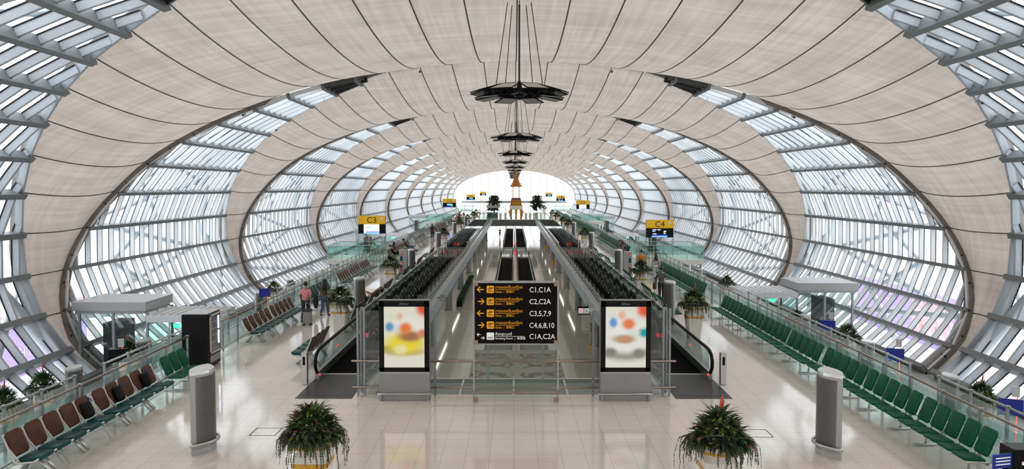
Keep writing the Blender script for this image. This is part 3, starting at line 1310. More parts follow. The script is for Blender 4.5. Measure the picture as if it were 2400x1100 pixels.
def pot_parts(t):
    b = MB()
    # square tapered body, narrower at the foot
    def sq(h, z, c=.82):
        k = h * c
        return [(k, -h, z), (h, -k, z), (h, k, z), (k, h, z), (-k, h, z), (-h, k, z), (-h, -k, z), (-k, -h, z)]
    b.loft([sq(.225, 0), sq(.23, .06), sq(.315, .78), sq(.32, .88), sq(.30, .98), sq(.21, 1.06), sq(.22, 1.10)])
    link('pot', b, 'white', t)
    g = MB()
    g.loft([sq(.323, .79), sq(.327, .79), sq(.330, .87), sq(.326, .87)])
    link('gold_band', g, 'gold', t)
    c = MB()
    c.lathe([(.22, 1.05), (.36, 1.12), (.43, 1.17), (.44, 1.28), (.40, 1.285), (.38, 1.22), (.0, 1.22)], 20)
    link('bowl', c, 'white', t, smooth=False)
    g2 = MB()
    g2.lathe([(.40, 1.135), (.437, 1.14), (.442, 1.185), (.42, 1.19)], 20)
    link('bowl_band', g2, 'gold', t)
    s_ = MB()
    s_.lathe([(.0, 1.2), (.39, 1.2), (.36, 1.27), (.0, 1.32)], 14)
    link('soil', s_, 'soil', t)


def planter(loc, label, group, seed, spike=0, nl=230, ns=80, near=False, full=True):
    rnd = random.Random(seed)
    t = thing('planter', label, 'planter', loc, 0, group)
    pot_parts(t)
    f, l2, s_, r_ = MB(), MB(), MB(), MB()
    for i in range(nl):
        az = rnd.uniform(0, 2 * PI)
        rr = .40 * math.sqrt(rnd.random())
        top = 1.28 + .50 * (1 - (rr / .42) ** 2)
        base = (rr * math.cos(az), rr * math.sin(az), top - .08)
        el = R(78) - rr / .42 * R(62) + rnd.uniform(-.35, .35)
        L = rnd.uniform(.16, .34)
        k = rnd.random()
        blade(l2 if k < .13 else (r_ if k > .965 else f), base, az + rnd.uniform(-.7, .7), el, L, rnd.uniform(.018, .055), rnd.uniform(.6, 2.2), 4 if near else 3)
    # crown rosette
    for i in range(26 if near else 16):
        az = i * 2.4
        blade(f, (.06 * math.cos(az), .06 * math.sin(az), 1.66), az, R(rnd.uniform(25, 75)), rnd.uniform(.28, .46), .026, rnd.uniform(.6, 1.5), 5)
    # rosettes of lime bromeliads
    for q in range(5):
        a0 = rnd.uniform(0, 2 * PI)
        c = (.31 * math.cos(a0), .31 * math.sin(a0), 1.46)
        for i in range(9):
            az = i * 2.4
            blade(l2, c, az, R(rnd.uniform(35, 75)), rnd.uniform(.15, .26), .022, 1.2, 3)
    for i in range(ns):
        az = rnd.uniform(0, 2 * PI)
        rr = rnd.uniform(.40, .50)
        strand(s_, (rr * math.cos(az), rr * math.sin(az), 1.33), az, rnd.choice((.25, .3, .38, .45, .6, .75)) * rnd.uniform(.8, 1.1), rnd)
    # bushy fern skirt over the rim
    for i in range(int(nl * .5)):
        az = rnd.uniform(0, 2 * PI)
        blade(s_, (.38 * math.cos(az), .38 * math.sin(az), 1.30), az + rnd.uniform(-.4, .4), R(rnd.uniform(-5, 40)), rnd.uniform(.16, .34), .02, rnd.uniform(1.4, 2.8), 3)
    link('foliage', f, 'leaf', t)
    link('lime_foliage', l2, 'leaflight', t)
    link('trailing_fern', s_, 'fern', t)
    if r_.v:
        link('red_leaf', r_, 'leafred', t)
    if spike:
        p = MB()
        p.tube([(0, 0, 1.6), (.01, 0, 1.84), (.03, 0, 1.90)], [.05, .035, .02], 8)
        link('flower_stem', p, 'leaf', t)
        p = MB()
        p.tube([(.03, 0, 1.88), (.035, 0, 1.98), (.045, 0, 2.09), (.05, 0, 2.14)], [.02, .028, .022, .004], 8)
        link('flower_spike', p, 'flower', t)
    return t


G1, G2 = 'planters on the deck', 'planters in the gate lounges'
pa = planter((-3.66, 14.75, 0), 'white gold-banded planter with trailing ferns, nearest, left of the billboards', G1, 11, 0, 360, 130, True)
pb = planter((3.66, 14.45, 0), 'white gold-banded planter with tall red flower spike, nearest, right side', G1, 23, 1, 360, 130, True)
pc = planter((-6.98, 32.9, 0), 'white planter behind the left handrail beside the walking woman', G1, 31, 0)
pd = planter((6.98, 31.7, 0), 'white planter beside the right moving walkway with bushy fern', G1, 42, 1)
pe = planter((6.95, 44.9, 0), 'white planter beside the woman in floral blouse', G1, 54, 1)
pf = planter((-7.18, 47.8, 0), 'white planter in front of the left info pillar', G1, 63, 0)
prot = [pc, pd, pe, pf]
for i, (x, y) in enumerate(((-6.95, 81.5), (-6.95, 106), (-6.95, 124), (-6.9, 140), (-6.9, 152))):
    dup(prot[(i + 1) % 4], (x, y, 0), i * 1.3, 'small white planter on the far left deck, %s beyond the info pillar' % ORD[i], G1)
for i, (x, y) in enumerate(((7.04, 81.7), (7.0, 104), (7.0, 116), (7.0, 134), (7.0, 150), (7.0, 188))):
    dup(prot[i % 4], (x, y, 0), i * 1.7, 'small white planter on the far right deck, %s beyond the info pillar' % ORD[i], G1)
nl_ = nr_ = 0
for i, (x, y) in enumerate(((-16.4, 26.1), (-16.5, 28.5), (-16.2, 34.3), (-16.6, 56.6), (-16.3, 80), (-16.3, 92), (15.5, 27.0), (15.8, 38.7), (14.9, 43.0), (15.7, 60.4), (15.6, 78), (15.6, 92), (15.6, 110))):
    if x < 0:
        nl_ += 1
    else:
        nr_ += 1
    dup([pd, pe, pd, pc][i % 4], (x, y, ZG), i * 2.1, 'white planter down in the %s gate lounge, %s from the camera' % (('left', ORD[nl_ - 1]) if x < 0 else ('right', ORD[nr_ - 1])), G2)

# ------------------------------------------------------------------ light box billboards
def ad_mat(name, blobs, base):
    """backlit poster: soft colour patches; blobs = (x, z, rx, rz, colour)"""
    m = bpy.data.materials.new(name)
    m.use_nodes = True
    n, l = m.node_tree.nodes, m.node_tree.links
    n.clear()
    o = n.new('ShaderNodeOutputMaterial')
    e = n.new('ShaderNodeEmission')
    e.inputs[1].default_value = .40
    t = n.new('ShaderNodeTexCoord')
    cur = None
    for (x, z, rx, rz, c) in blobs:
        rx, rz = rx * 1.3, rz * 1.35
        mp = n.new('ShaderNodeMapping')
        mp.inputs['Location'].default_value = (-x / rx, 0, -z / rz)
        mp.inputs['Scale'].default_value = (1 / rx, 0, 1 / rz)
        g = n.new('ShaderNodeTexGradient')
        g.gradient_type = 'SPHERICAL'
        l.new(t.outputs['Object'], mp.inputs[0])
        l.new(mp.outputs[0], g.inputs[0])
        r = n.new('ShaderNodeValToRGB')
        r.color_ramp.interpolation = 'EASE'
        r.color_ramp.elements[0].position = 0
        r.color_ramp.elements[1].position = .7
        l.new(g.outputs[0], r.inputs[0])
        mx = n.new('ShaderNodeMixRGB')
        l.new(r.outputs[0], mx.inputs[0])
        if cur is None:
            mx.inputs[1].default_value = (*base, 1)
        else:
            l.new(cur, mx.inputs[1])
        mx.inputs[2].default_value = (*c, 1)
        cur = mx.outputs[0]
    l.new(cur, e.inputs[0])
    l.new(e.outputs[0], o.inputs[0])
    return m


ad1 = ad_mat('poster_yellow', [(.0, .25, .6, .35, (.93, .90, .80)), (-.25, .55, .25, .12, (.80, .80, .62)), (-.15, .22, .2, .18, (.75, .82, .88)), (-.40, .28, .13, .15, (.16, .35, .62)), (-.42, -.32, .4, .12, (.35, .27, .20)), (.0, -.40, .65, .12, (.42, .36, .22)),
                              (.03, -.17, .66, .34, (.92, .74, .06)), (-.10, -.34, .20, .15, (.93, .85, .40)), (.16, .02, .36, .16, (.42, .20, .09)), (.04, .24, .2, .17, (.88, .24, .06)), (.54, .80, .24, .24, (.86, .12, .05)), (.50, .1, .16, .13, (.82, .27, .16)), (-.12, .58, .09, .11, (.9, .55, .42))], (.86, .83, .70))
ad2 = ad_mat('poster_white', [(.0, .1, .6, .5, (.93, .92, .86)), (-.34, .40, .12, .15, (.16, .38, .75)), (.08, .36, .20, .17, (.90, .26, .10)), (.52, .76, .24, .24, (.88, .13, .06)), (-.1, .6, .12, .14, (.92, .55, .42)), (.52, .12, .22, .14, (.03, .40, .42)), (.2, .12, .2, .1, (.80, .86, .78)), (.0, -.42, .72, .24, (.34, .33, .28)),
                             (.0, -.22, .66, .25, (.90, .89, .84)), (-.05, -.05, .36, .13, (.55, .40, .26)), (.0, -.07, .2, .1, (.66, .33, .2)), (-.42, -.42, .2, .14, (.28, .27, .23)), (.36, -.44, .2, .14, (.28, .27, .23))], (.87, .85, .74))
for x, am, nm in ((-2.98, ad1, 'yellow car'), (3.05, ad2, 'white car')):
    yb = 22.35
    t = thing('light_box_billboard', 'backlit billboard with a blurred %s poster on a grey plinth' % nm, 'billboard', (x, yb, 0))
    b = MB()
    b.box((0, 0, .36), (1.38, .36, .72))
    bevel(link('plinth', b, 'wallgrey', t), .015)
    b.v and None
    h = MB()
    h.box((0, 0, .755), (1.36, .30, .07))
    link('neck', h, 'vent', t)
    c = MB()
    c.box((0, .02, 1.77), (1.38, .26, 1.96))
    link('casing', c, 'wallgrey', t)
    fr = MB()
    for (cx, cz, dx, dz) in ((-.615, 1.77, .13, 1.92), (.615, 1.77, .13, 1.92), (0, 2.66, 1.36, .16), (0, .85, 1.36, .12)):
        fr.box((cx, -.125, cz), (dx, .05, dz))
    link('frame', fr, 'black', t)
    s_ = MB()
    s_.box((0, 0, 0), (1.12, .02, 1.70))
    p = link('poster', s_, am, t, (0, -.121, 1.745))
    text('JCDecaux', .06, 'vent', t, (0, -.152, 2.64), align='CENTER', name='lettering')
    r = MB()
    r.tube([(-.72, -.02, .20), (-.72, -.24, .20), (.72, -.24, .20), (.72, -.02, .20)], .028, 8)
    link('bumper_rail', r, 'steel', t, smooth=True)
    for q in (-.64, .64):
        k = MB()
        k.box((q, -.215, .10), (.05, .07, .20))
        link('bracket', k, 'alupaint', t)

# ------------------------------------------------------------------ directory sign
t = thing('directory_sign', 'black gate directory sign with amber arrows and gate numbers on a glass stand', 'sign', (.06, 22.12, 0))
W2, Z0, Z1 = 1.14, 1.58, 3.27
b = MB()
b.loft([[(x, y, z + (Z0 + Z1) / 2) for x, z in rrect(2 * W2 - .06, Z1 - Z0 - .06, .09)] for y in (-.055, .05)])
link('board', b, 'signblack', t)
b = MB()
for (x, z, dx, dz) in ((0, Z1, 2 * W2 + .04, .05), (0, Z0, 2 * W2 + .04, .03)):
    b.box((x, 0, z), (dx, .13, dz))
for x in (-W2, W2):
    b.box((x, 0, (Z1 + .02) / 2), (.045, .10, Z1 + .02))
link('frame', b, 'vent', t)
for x in (-W2 + .05, W2 - .05):
    for z in (Z0 + .05, Z1 - .05, .06):
        k = MB()
        k.box((x, -.05, z), (.13, .05, .12))
        link('corner_clamp', k, 'bronze', t)
g = MB()
g.box((0, 0, .82), (2 * W2 - .08, .02, 1.46))
link('glass_panel', g, 'front', t)
r = MB()
r.tube([(-W2 - .04, -.08, .27), (W2 + .04, -.08, .27)], .03, 8)
link('bumper_rail', r, 'bronze', t, smooth=True)


def arrow(mb, cx, cz, s, d, y=-.06):
    """thick arrow pointing left (d=-1) or right"""
    w = .17 * s
    for pts in ([(-.95, 0), (-.25, .72), (-.02, .72), (-.02, .62), (-.52, .13), (-.52, -.13), (-.02, -.62), (-.02, -.72), (-.25, -.72)],):
        P = [(cx + d * -1 * x * s * .55, cz + z * s * .55) for x, z in pts]
        mb.polyxz(P if d < 0 else P[::-1], y - .006, y)
    x0, x1 = -.75, .72
    P = [(cx - d * x0 * s * .55, cz - .13 * s * .55), (cx - d * x1 * s * .55, cz - .13 * s * .55), (cx - d * x1 * s * .55, cz + .13 * s * .55), (cx - d * x0 * s * .55, cz + .13 * s * .55)]
    mb.polyxz(P, y - .0065, y)


def plane_icon(mb, cx, cz, s, y):
    P = [(-.75, .18), (-.55, .22), (-.35, .05), (-.05, .18), (-.45, .5), (-.25, .56), (.25, .32), (.62, .47), (.80, .42), (.72, .28), (-.35, -.18), (-.55, -.10)]
    mb.polyxz([(cx + x * s, cz + z * s) for x, z in P], y - .004, y)
    mb.polyxz([(cx - .62 * s, cz - .62 * s), (cx + .62 * s, cz - .62 * s), (cx + .62 * s, cz - .45 * s), (cx - .62 * s, cz - .45 * s)], y - .004, y)


rows = [(-1, 'C1,C1A'), (1, 'C2,C2A'), (-1, 'C3,5,7,9'), (1, 'C4,6,8,10')]
dz = (Z1 - Z0) / 5
for i, (d, gt) in enumerate(rows):
    zc = Z1 - .20 - dz * .955 * i
    a = MB()
    arrow(a, -.95, zc, .205, d)
    link('arrow', a, 'signamber', t)
    k = MB()
    k.loft([[(x - .69, y, z + zc) for x, z in rrect(.20, .20, .025)] for y in (-.062, -.05)])
    ic = link('pictogram', k, 'signamber', t)
    k = MB()
    plane_icon(k, -.69, zc + .01, .105, -.062)
    link('symbol', k, 'ink', ic)
    text('ทางออกขึ้นเครื่อง', .105, 'signamber', t, (-.56, -.056, zc + .025), xs=1.02)
    u = MB()
    u.box((-.24, -.058, zc - .005), (.64, .006, .009))
    link('underline', u, 'signamber', t)
    text('Gates  |  登機口', .078, 'signamber', t, (-.56, -.056, zc - .09))
    text(gt, .20, 'signwhite', t, (.36, -.056, zc - .075), xs=.88)
zc = Z1 - .20 - dz * .955 * 4 + .02
a = MB()
arrow(a, -1.0, zc + .045, .115, -1)
arrow(a, -.90, zc - .045, .115, 1)
link('arrow', a, 'signwhite', t)
k = MB()
k.loft([[(x - .69, y, z + zc) for x, z in rrect(.20, .20, .025)] for y in (-.062, -.05)])
ic = link('pictogram', k, 'signwhite', t)
k = MB()
k.box((-.69, -.064, zc - .03), (.12, .004, .018))
k.tube([(-.64, -.064, zc), (-.63, -.064, zc + .03), (-.65, -.064, zc + .05)], .005, 5)
k.box((-.69, -.064, zc - .075), (.14, .004, .012))
link('symbol', k, 'ink', ic)
text('ห้องสูบบุหรี่', .10, 'signwhite', t, (-.56, -.056, zc + .025))
u = MB()
u.box((-.165, -.058, zc - .003), (.79, .006, .008))
link('underline', u, 'signwhite', t)
text('Smoking Room  |  吸煙室', .078, 'signwhite', t, (-.56, -.056, zc - .085))
text('C1A,C2A', .20, 'signwhite', t, (.36, -.056, zc - .075), xs=.88)

# ------------------------------------------------------------------ glass screens around the void
t = thing('glass_screen', 'tall clear glass screen with rails across the front of the void', 'glass screen', (0, YD - .12, 0))
xs_ = [-4.25, -2.2, -.72, .82, 2.22, 4.25]
for a_, b_ in zip(xs_, xs_[1:]):
    g = MB()
    g.box(((a_ + b_) / 2, 0, 1.22), (b_ - a_ - .04, .02, 2.34))
    link('glass_panel', g, 'front', t)
for x in xs_[1:-1]:
    p = MB()
    p.box((x, .05, 1.2), (.06, .09, 2.4 if abs(x) > 1 else 1.5))
    link('post', p, 'alupaint', t)
for x in (-4.25, 4.25):
    for q in (-.09, .09):
        p = MB()
        p.box((x + q, -.02, 1.23), (.05, .10, 2.46))
        link('post', p, 'alupaint', t)
r = MB()
r.tube([(-4.5, -.12, 1.0), (4.5, -.12, 1.0)], .032, 8)
link('handrail', r, 'bronze', t, smooth=True)
r = MB()
r.tube([(-4.5, -.12, .26), (4.5, -.12, .26)], .03, 8)
link('lower_rail', r, 'bronze', t, smooth=True)
YS = [23.0, 36, 49, 62, 75, 88, 101, 114, 127, 140, 151]
for sd, nm in ((-1, 'left'), (1, 'right')):
    for i, (a_, b_) in enumerate(zip(YS, YS[1:])):
        t = thing('glass_screen', 'rippled dark glass screen on the %s side of the void, %s bay from the camera' % (nm, ORD[i]), 'glass screen', (sd * 4.27, (a_ + b_) / 2, 0), 0, '%s void glass screens' % nm)
        L = b_ - a_ - .06
        n = 6
        gm = MB()
        gm.box((0, 0, 1.16), (.024, L / n - .03, 2.36))
        for q in range(n):
            link('glass_panel', gm.mesh('glass_panel'), 'screen', t, (0, -L / 2 + L * (q + .5) / n, 0))
        pm = MB()
        pm.box((sd * .05, 0, 1.2), (.05, .05, 2.36))
        pm.box((0, 0, 2.40), (.10, .12, .08))
        pme = pm.mesh('post')
        pme.materials.append(M['alupaint'])
        for q in range(n):
            link('post', pme, None, t, (0, -L / 2 + L * q / n + .02, 0))
        tr = MB()
        tr.box((0, 0, 2.36), (.03, L - .02, .035))
        link('top_rail', tr, 'green_glass', t)


# ------------------------------------------------------------------ moving walkways
def walkway(name, label, xa, xb, y0, y1, z, group=None, sides=('a', 'b'), deck=True):
    """belt between xa..xb, glass balustrades with black handrails"""
    t = thing(name, label, 'moving walkway', ((xa + xb) / 2, y0, z), 0, group)
    L = y1 - y0
    w = xb - xa
    b = MB()
    b.box((0, L / 2 + .5, .012), (w - .34, L - 1.0, .02))
    link('belt', b, 'belt', t)
    for yy, s_ in ((-.9, 1), (L + .9, -1)):
        p = MB()
        p.box((0, yy + s_ * .55, .008), (w - .1, 2.7, .016))
        link('entry_plate', p, 'plate', t)
        c = MB()
        c.box((0, yy + s_ * 1.86, .02), (w - .34, .16, .02))
        link('comb', c, 'steel', t)
    for sx in (-1, 1):
        x = sx * (w / 2 - .11)
        sk = MB()
        sk.box((x, L / 2, .13), (.12, L - .5, .26))
        link('skirt', sk, 'steel', t)
        g = MB()
        g.box((x, L / 2, .54), (.016, L - .9, .62))
        link('glass_panel', g, 'bal', t)
        h = MB()
        pts = [(x, .55, .18), (x, .22, .24), (x, .05, .42), (x, .04, .62), (x, .18, .80), (x, .46, .88), (x, .8, .90), (x, L - .8, .90), (x, L - .46, .88), (x, L - .18, .80), (x, L - .04, .62), (x, L - .05, .42), (x, L - .22, .24)]
        h.tube(pts, .052, 8)
        link('handrail', h, 'blackmatte', t, smooth=True)
    return t


for sd, nm in ((-1, 'left'), (1, 'right')):
    a_, b_ = (-6.05, -4.45) if sd < 0 else (4.45, 6.05)
    t = walkway('moving_walkway', 'moving walkway with black handrails along the %s side of the void' % nm, a_, b_, 24.35, 149, .0)
    pl = MB()
    pl.poly([(-.78, -1.95), (.78, -1.95), (.78, .3), (-.78, .3)], .003, .012)
    link('floor_plate', pl, 'plate', t)
    # blue-white warning sticker on the outer glass
    st = MB()
    st.box((sd * .71, 3.2, .50), (.01, .5, .2))
    k = link('sticker', st, 'signwhite', t)
    st = MB()
    st.box((sd * .703, 3.2, .50), (.012, .42, .04))
    link('red_mark', st, 'screenred', k)
    la = MB()
    la.box((sd * .58, .1, .2), (.05, .03, .05))
    link('signal_lamp', la, 'lamp_red', t)
    for yy, zz in ((27.5, .0), (90, 0)):
        la = MB()
        la.box((-sd * .62, yy - 24.35, .45), (.06, .03, .06))
        link('signal_lamp', la, 'lamp_red', t)
    # sensor post before the entry
    t2 = thing('sensor_post', 'slim steel sensor post at the entry of the %s moving walkway' % nm, 'post', (sd * 6.17, 24.05, 0))
    p = MB()
    p.box((0, 0, .48), (.17, .20, .96))
    bevel(link('body', p, 'steel', t2), .02)
    p = MB()
    p.loft([[(x, y, z + .72) for x, z in rrect(.075, .26, .037)] for y in (-.106, -.10)])
    link('sensor_window', p, 'black', t2)

CW = 'moving walkways on the lower level'
for (y0, y1, wd) in ((47.0, 106, 'nearer'), (123.5, 182, 'farther')):
    for xa, xb, sn in ((-1.70, -.02, 'left'), (.32, 2.0, 'right')):
        walkway('moving_walkway', '%s %s moving walkway down on the lower level under the bridge axis' % (wd, sn), xa, xb, y0, y1, ZL, CW)
md = MB()
md.box((.15, 76, ZL + .25), (.28, 58, .5))
md.box((.15, 153, ZL + .25), (.28, 57, .5))
tag(link('walkway_divider', md, 'steel'), 'steel divider between the two lower moving walkways', 'divider')
for sgn in (-1, 1):
    for y in (46.6, 106.5, 123.3):
        la = MB()
        la.box((.15 + sgn * .09, y, ZL + .62), (.12, .04, .22))
        tag(link('signal_lamp', la, 'lamp_red'), 'red signal lamp at %s of the lower walkways, %s one' % ({46.6: 'the near end', 106.5: 'the gap', 123.3: 'the second start'}[y], 'left' if sgn < 0 else 'right'), 'signal lamp', 'walkway signal lamps')
# patterned carpet in front of the lower walkways
cp = MB()
cp.box((.15, 41.6, ZL + .006), (4.6, 7.4, .012))
t = tag(link('carpet', cp, mat('carpet_grey', (.40, .37, .34), .7, var=.08, vscale=3)), 'grey carpet with maroon swirls before the lower walkways', 'carpet')
sw = MB()
for sx in (-1, 1):
    for i in range(3):
        cy = 39.2 + i * 2.3
        for q, (r0, r1) in enumerate(((.22, .5), (.62, .78))):
            inner, outer = [], []
            for a in range(15):
                an = R(-30 + 240 * a / 14) + (PI if (i + q) % 2 else 0)
                inner.append((.15 + sx * 1.2 + 1.35 * r0 * math.cos(an) * (1 + .02 * a), cy + r0 * math.sin(an)))
                outer.append((.15 + sx * 1.2 + 1.35 * r1 * math.cos(an), cy + r1 * math.sin(an)))
            for a in range(14):
                sw.poly([inner[a], inner[a + 1], outer[a + 1], outer[a]], ZL + .012, ZL + .018)
    for i in range(3):
        y = 38.4 + i * 2.2
        sw.poly([(.15 + sx * .3, y), (.15 + sx * 2.2, y + 1.6), (.15 + sx * 2.2, y + 1.8), (.15 + sx * .3, y + .2)], ZL + .012, ZL + .017)
link('swirl_pattern', sw, mat('carpet_maroon', (.16, .085, .075), .7), t)

# ------------------------------------------------------------------ chandeliers
chand = None
for k in range(NB):
    y = 28.5 + PER * k
    zc = 9.05
    lab = 'dark octagonal reflector chandelier on long rods, %s from the camera' % ORD[k]
    if chand:
        dup(chand, (.19, y, zc), R(7 * k), lab, 'reflector chandeliers')
        continue
    t = chand = thing('chandelier', lab, 'chandelier', (.19, y, zc), 0, 'reflector chandeliers')
    c = MB()
    c.lathe([(.05, -.14), (.16, -.12), (.22, -.05), (.22, .12), (.1, .2), (.05, .42)], 12)
    link('hub', c, 'black', t)
    r = MB()
    r.tube([(0, 0, .3), (0, 0, 3.0)], .03, 8)
    link('rod', r, 'black', t, smooth=True)
    rg = MB()
    rg.tube([(.95 * math.cos(2 * PI * i / 24), .95 * math.sin(2 * PI * i / 24), 0) for i in range(24)], .07, 6, closed=True)
    rg.tube([(1.25 * math.cos(2 * PI * i / 24), 1.25 * math.sin(2 * PI * i / 24), -.03) for i in range(24)], .04, 6, closed=True)
    for i in range(24):
        a = 2 * PI * i / 24
        rg.box((1.1 * math.cos(a), 1.1 * math.sin(a), -.02), (.3, .12, .16), Matrix.Rotation(a, 3, 'Z'))
    link('ring', rg, 'black', t)
    for i in range(5):
        a = 2 * PI * (i + .5) / 5 + .32
        q = MB()
        q.tube([(.86 * math.cos(a), .86 * math.sin(a), .05), (.42 * math.cos(a), .42 * math.sin(a), 3.05)], .014, 6)
        link('cable', q, 'black', t)
    for i in range(8):
        a = 2 * PI * (i + .5) / 8
        rot = Matrix.Rotation(a, 3, 'Z')
        arm = MB()
        arm.tube([(.2 * math.cos(a), .2 * math.sin(a), 0), (1.2 * math.cos(a), 1.2 * math.sin(a), .02)], .03, 6)
        link('arm', arm, 'black', t)
        for up in (1, -1):
            def P(u, v, w, up=up, rot=rot):
                # u outwards 0..1, v sideways, w thickness
                ww = (.30 + .10 * u) if up > 0 else (.26 + .06 * u)
                z = (.24 - .26 * u) if up > 0 else (-.20 + .10 * (1 - u))
                x = .78 + (.86 if up > 0 else .72) * u
                return rot @ Vector((x, v * ww, z + w))
            pm = MB()
            pm.hexa([P(0, -1, 0), P(1, -1, 0), P(1, 1, 0), P(0, 1, 0)], [P(0, -1, .03), P(1, -1, .03), P(1, 1, .03), P(0, 1, .03)])
            pp = link('reflector', pm, 'reflector', t)
            fm = MB()
            for (u0, v0, u1, v1) in ((0, -1, 1, -1), (0, 1, 1, 1), (0, -1, 0, 1), (1, -1, 1, 1)):
                fm.tube([P(u0, v0, .015), P(u1, v1, .015)], .026, 5)
            link('frame', fm, 'black', pp)

# ------------------------------------------------------------------ gate signs
def gate_sign(num, x0, y, z0, z1, label, detail):
    w = 2.29
    t = thing('gate_sign', label, 'sign', (x0 + w / 2, y, 0), 0, 'gate signs')
    hy = (z1 - z0)
    ya = z0 + hy * .53
    b = MB()
    b.box((0, 0, (ya + z1) / 2), (w, .22, z1 - ya))
    link('board', b, 'yellow', t)
    b = MB()
    b.box((0, 0, (z0 + ya) / 2), (w - .02, .20, ya - z0 - .01))
    db = link('display', b, 'black', t)
    for x in (-w / 2, w / 2):
        p = MB()
        p.box((x, .02, (z1 + .0) / 2), (.06, .10, z1))
        link('post', p, 'alupaint', t)
    hh = z1 - ya
    text(num, hh * .98, 'ink', t, (0, -.112, ya + hh * .15), align='CENTER', ext=.004)
    ic = MB()
    ic.box((w * .365, -.113, ya + hh * .65), (.2, .006, .2))
    k = link('pictogram', ic, 'fascia', t)
    ic = MB()
    ic.box((w * .36, -.118, ya + hh * .68), (.11, .006, .035))
    ic.box((w * .375, -.118, ya + hh * .60), (.035, .006, .1))
    link('symbol', ic, 'signwhite', k)

    def bar(x, z, dx, dz, m, nm='screen_area', y=-.104):
        q = MB()
        q.box((x * w, y, z0 + z * (ya - z0)), (dx * w, .006, dz * (ya - z0)))
        return link(nm, q, m, db)
    if detail == 'airport':
        bar(-.01, .5, .57, .96, 'screenwhite')
        bar(.02, .18, .5, .09, 'screenblue', y=-.108)
        bar(-.01, .07, .57, .12, 'screensky', y=-.108)
        q = MB()
        pts = [(-.26, .74), (-.18, .66), (-.10, .68), (-.08, .80), (-.06, .82), (-.07, .64), (-.14, .56), (-.22, .60)]
        q.polyxz([(x * w, z0 + z * (ya - z0)) for x, z in pts], -.115, -.11)
        link('logo', q, 'screencyan', db)
        text('AOT', .20, 'screencyan', db, (-.05 * w, -.112, z0 + .66 * (ya - z0)), xs=1.25)
    elif detail == 'flights':
        bar(-.20, .82, .14, .10, 'screenpurple')
        bar(-.03, .82, .12, .08, 'screenwhite')
        bar(-.22, .67, .11, .09, 'screensky')
        bar(-.19, .39, .14, .07, 'screenwhite')
        bar(.19, .66, .09, .10, 'screenwhite')
        bar(.18, .55, .08, .10, 'screenred')
        bar(.18, .42, .08, .10, 'screengreen')
        bar(.0, .22, .56, .10, 'screenblue')
        bar(-.01, .10, .57, .11, 'screensky')
    elif detail == 'white':
        bar(-.02, .55, .55, .8, 'screenwhite')
        bar(-.02, .09, .55, .1, 'screensky')
    else:
        bar(-.02, .6, .3, .35, 'screensky')
        bar(.2, .5, .12, .4, 'screengreen' if detail == 'mix' else 'screenwhite')
        bar(-.02, .12, .52, .14, 'screenblue')
    return t


gate_sign('C3', -13.12, 69.5, 1.95, 3.47, 'yellow gate sign reading C3 above a screen with a blue swoosh logo', 'airport')
gate_sign('C4', 11.18, 69.5, 1.63, 3.12, 'yellow gate sign reading C4 above a black flight screen', 'flights')
gate_sign('C5', -12.42, 144.5, 2.42, 3.93, 'small yellow gate sign reading C5 on the left', 'mix')
gate_sign('C6', 11.0, 144.5, 2.12, 3.63, 'small yellow gate sign reading C6 on the right', 'white')
gate_sign('C7', -12.6, 220, 2.6, 4.1, 'distant yellow gate sign reading C7 before the end glass', 'mix')
gate_sign('C8', 11.4, 220, 2.35, 3.85, 'distant yellow gate sign reading C8 before the end glass', 'flights')
gate_sign('C9', -11.9, 289, 3.15, 4.55, 'tiny yellow gate sign reading C9 farthest on the left', 'mix')
gate_sign('C10', 11.2, 289, 2.85, 4.25, 'tiny yellow gate sign reading C10 farthest on the right', 'mix')

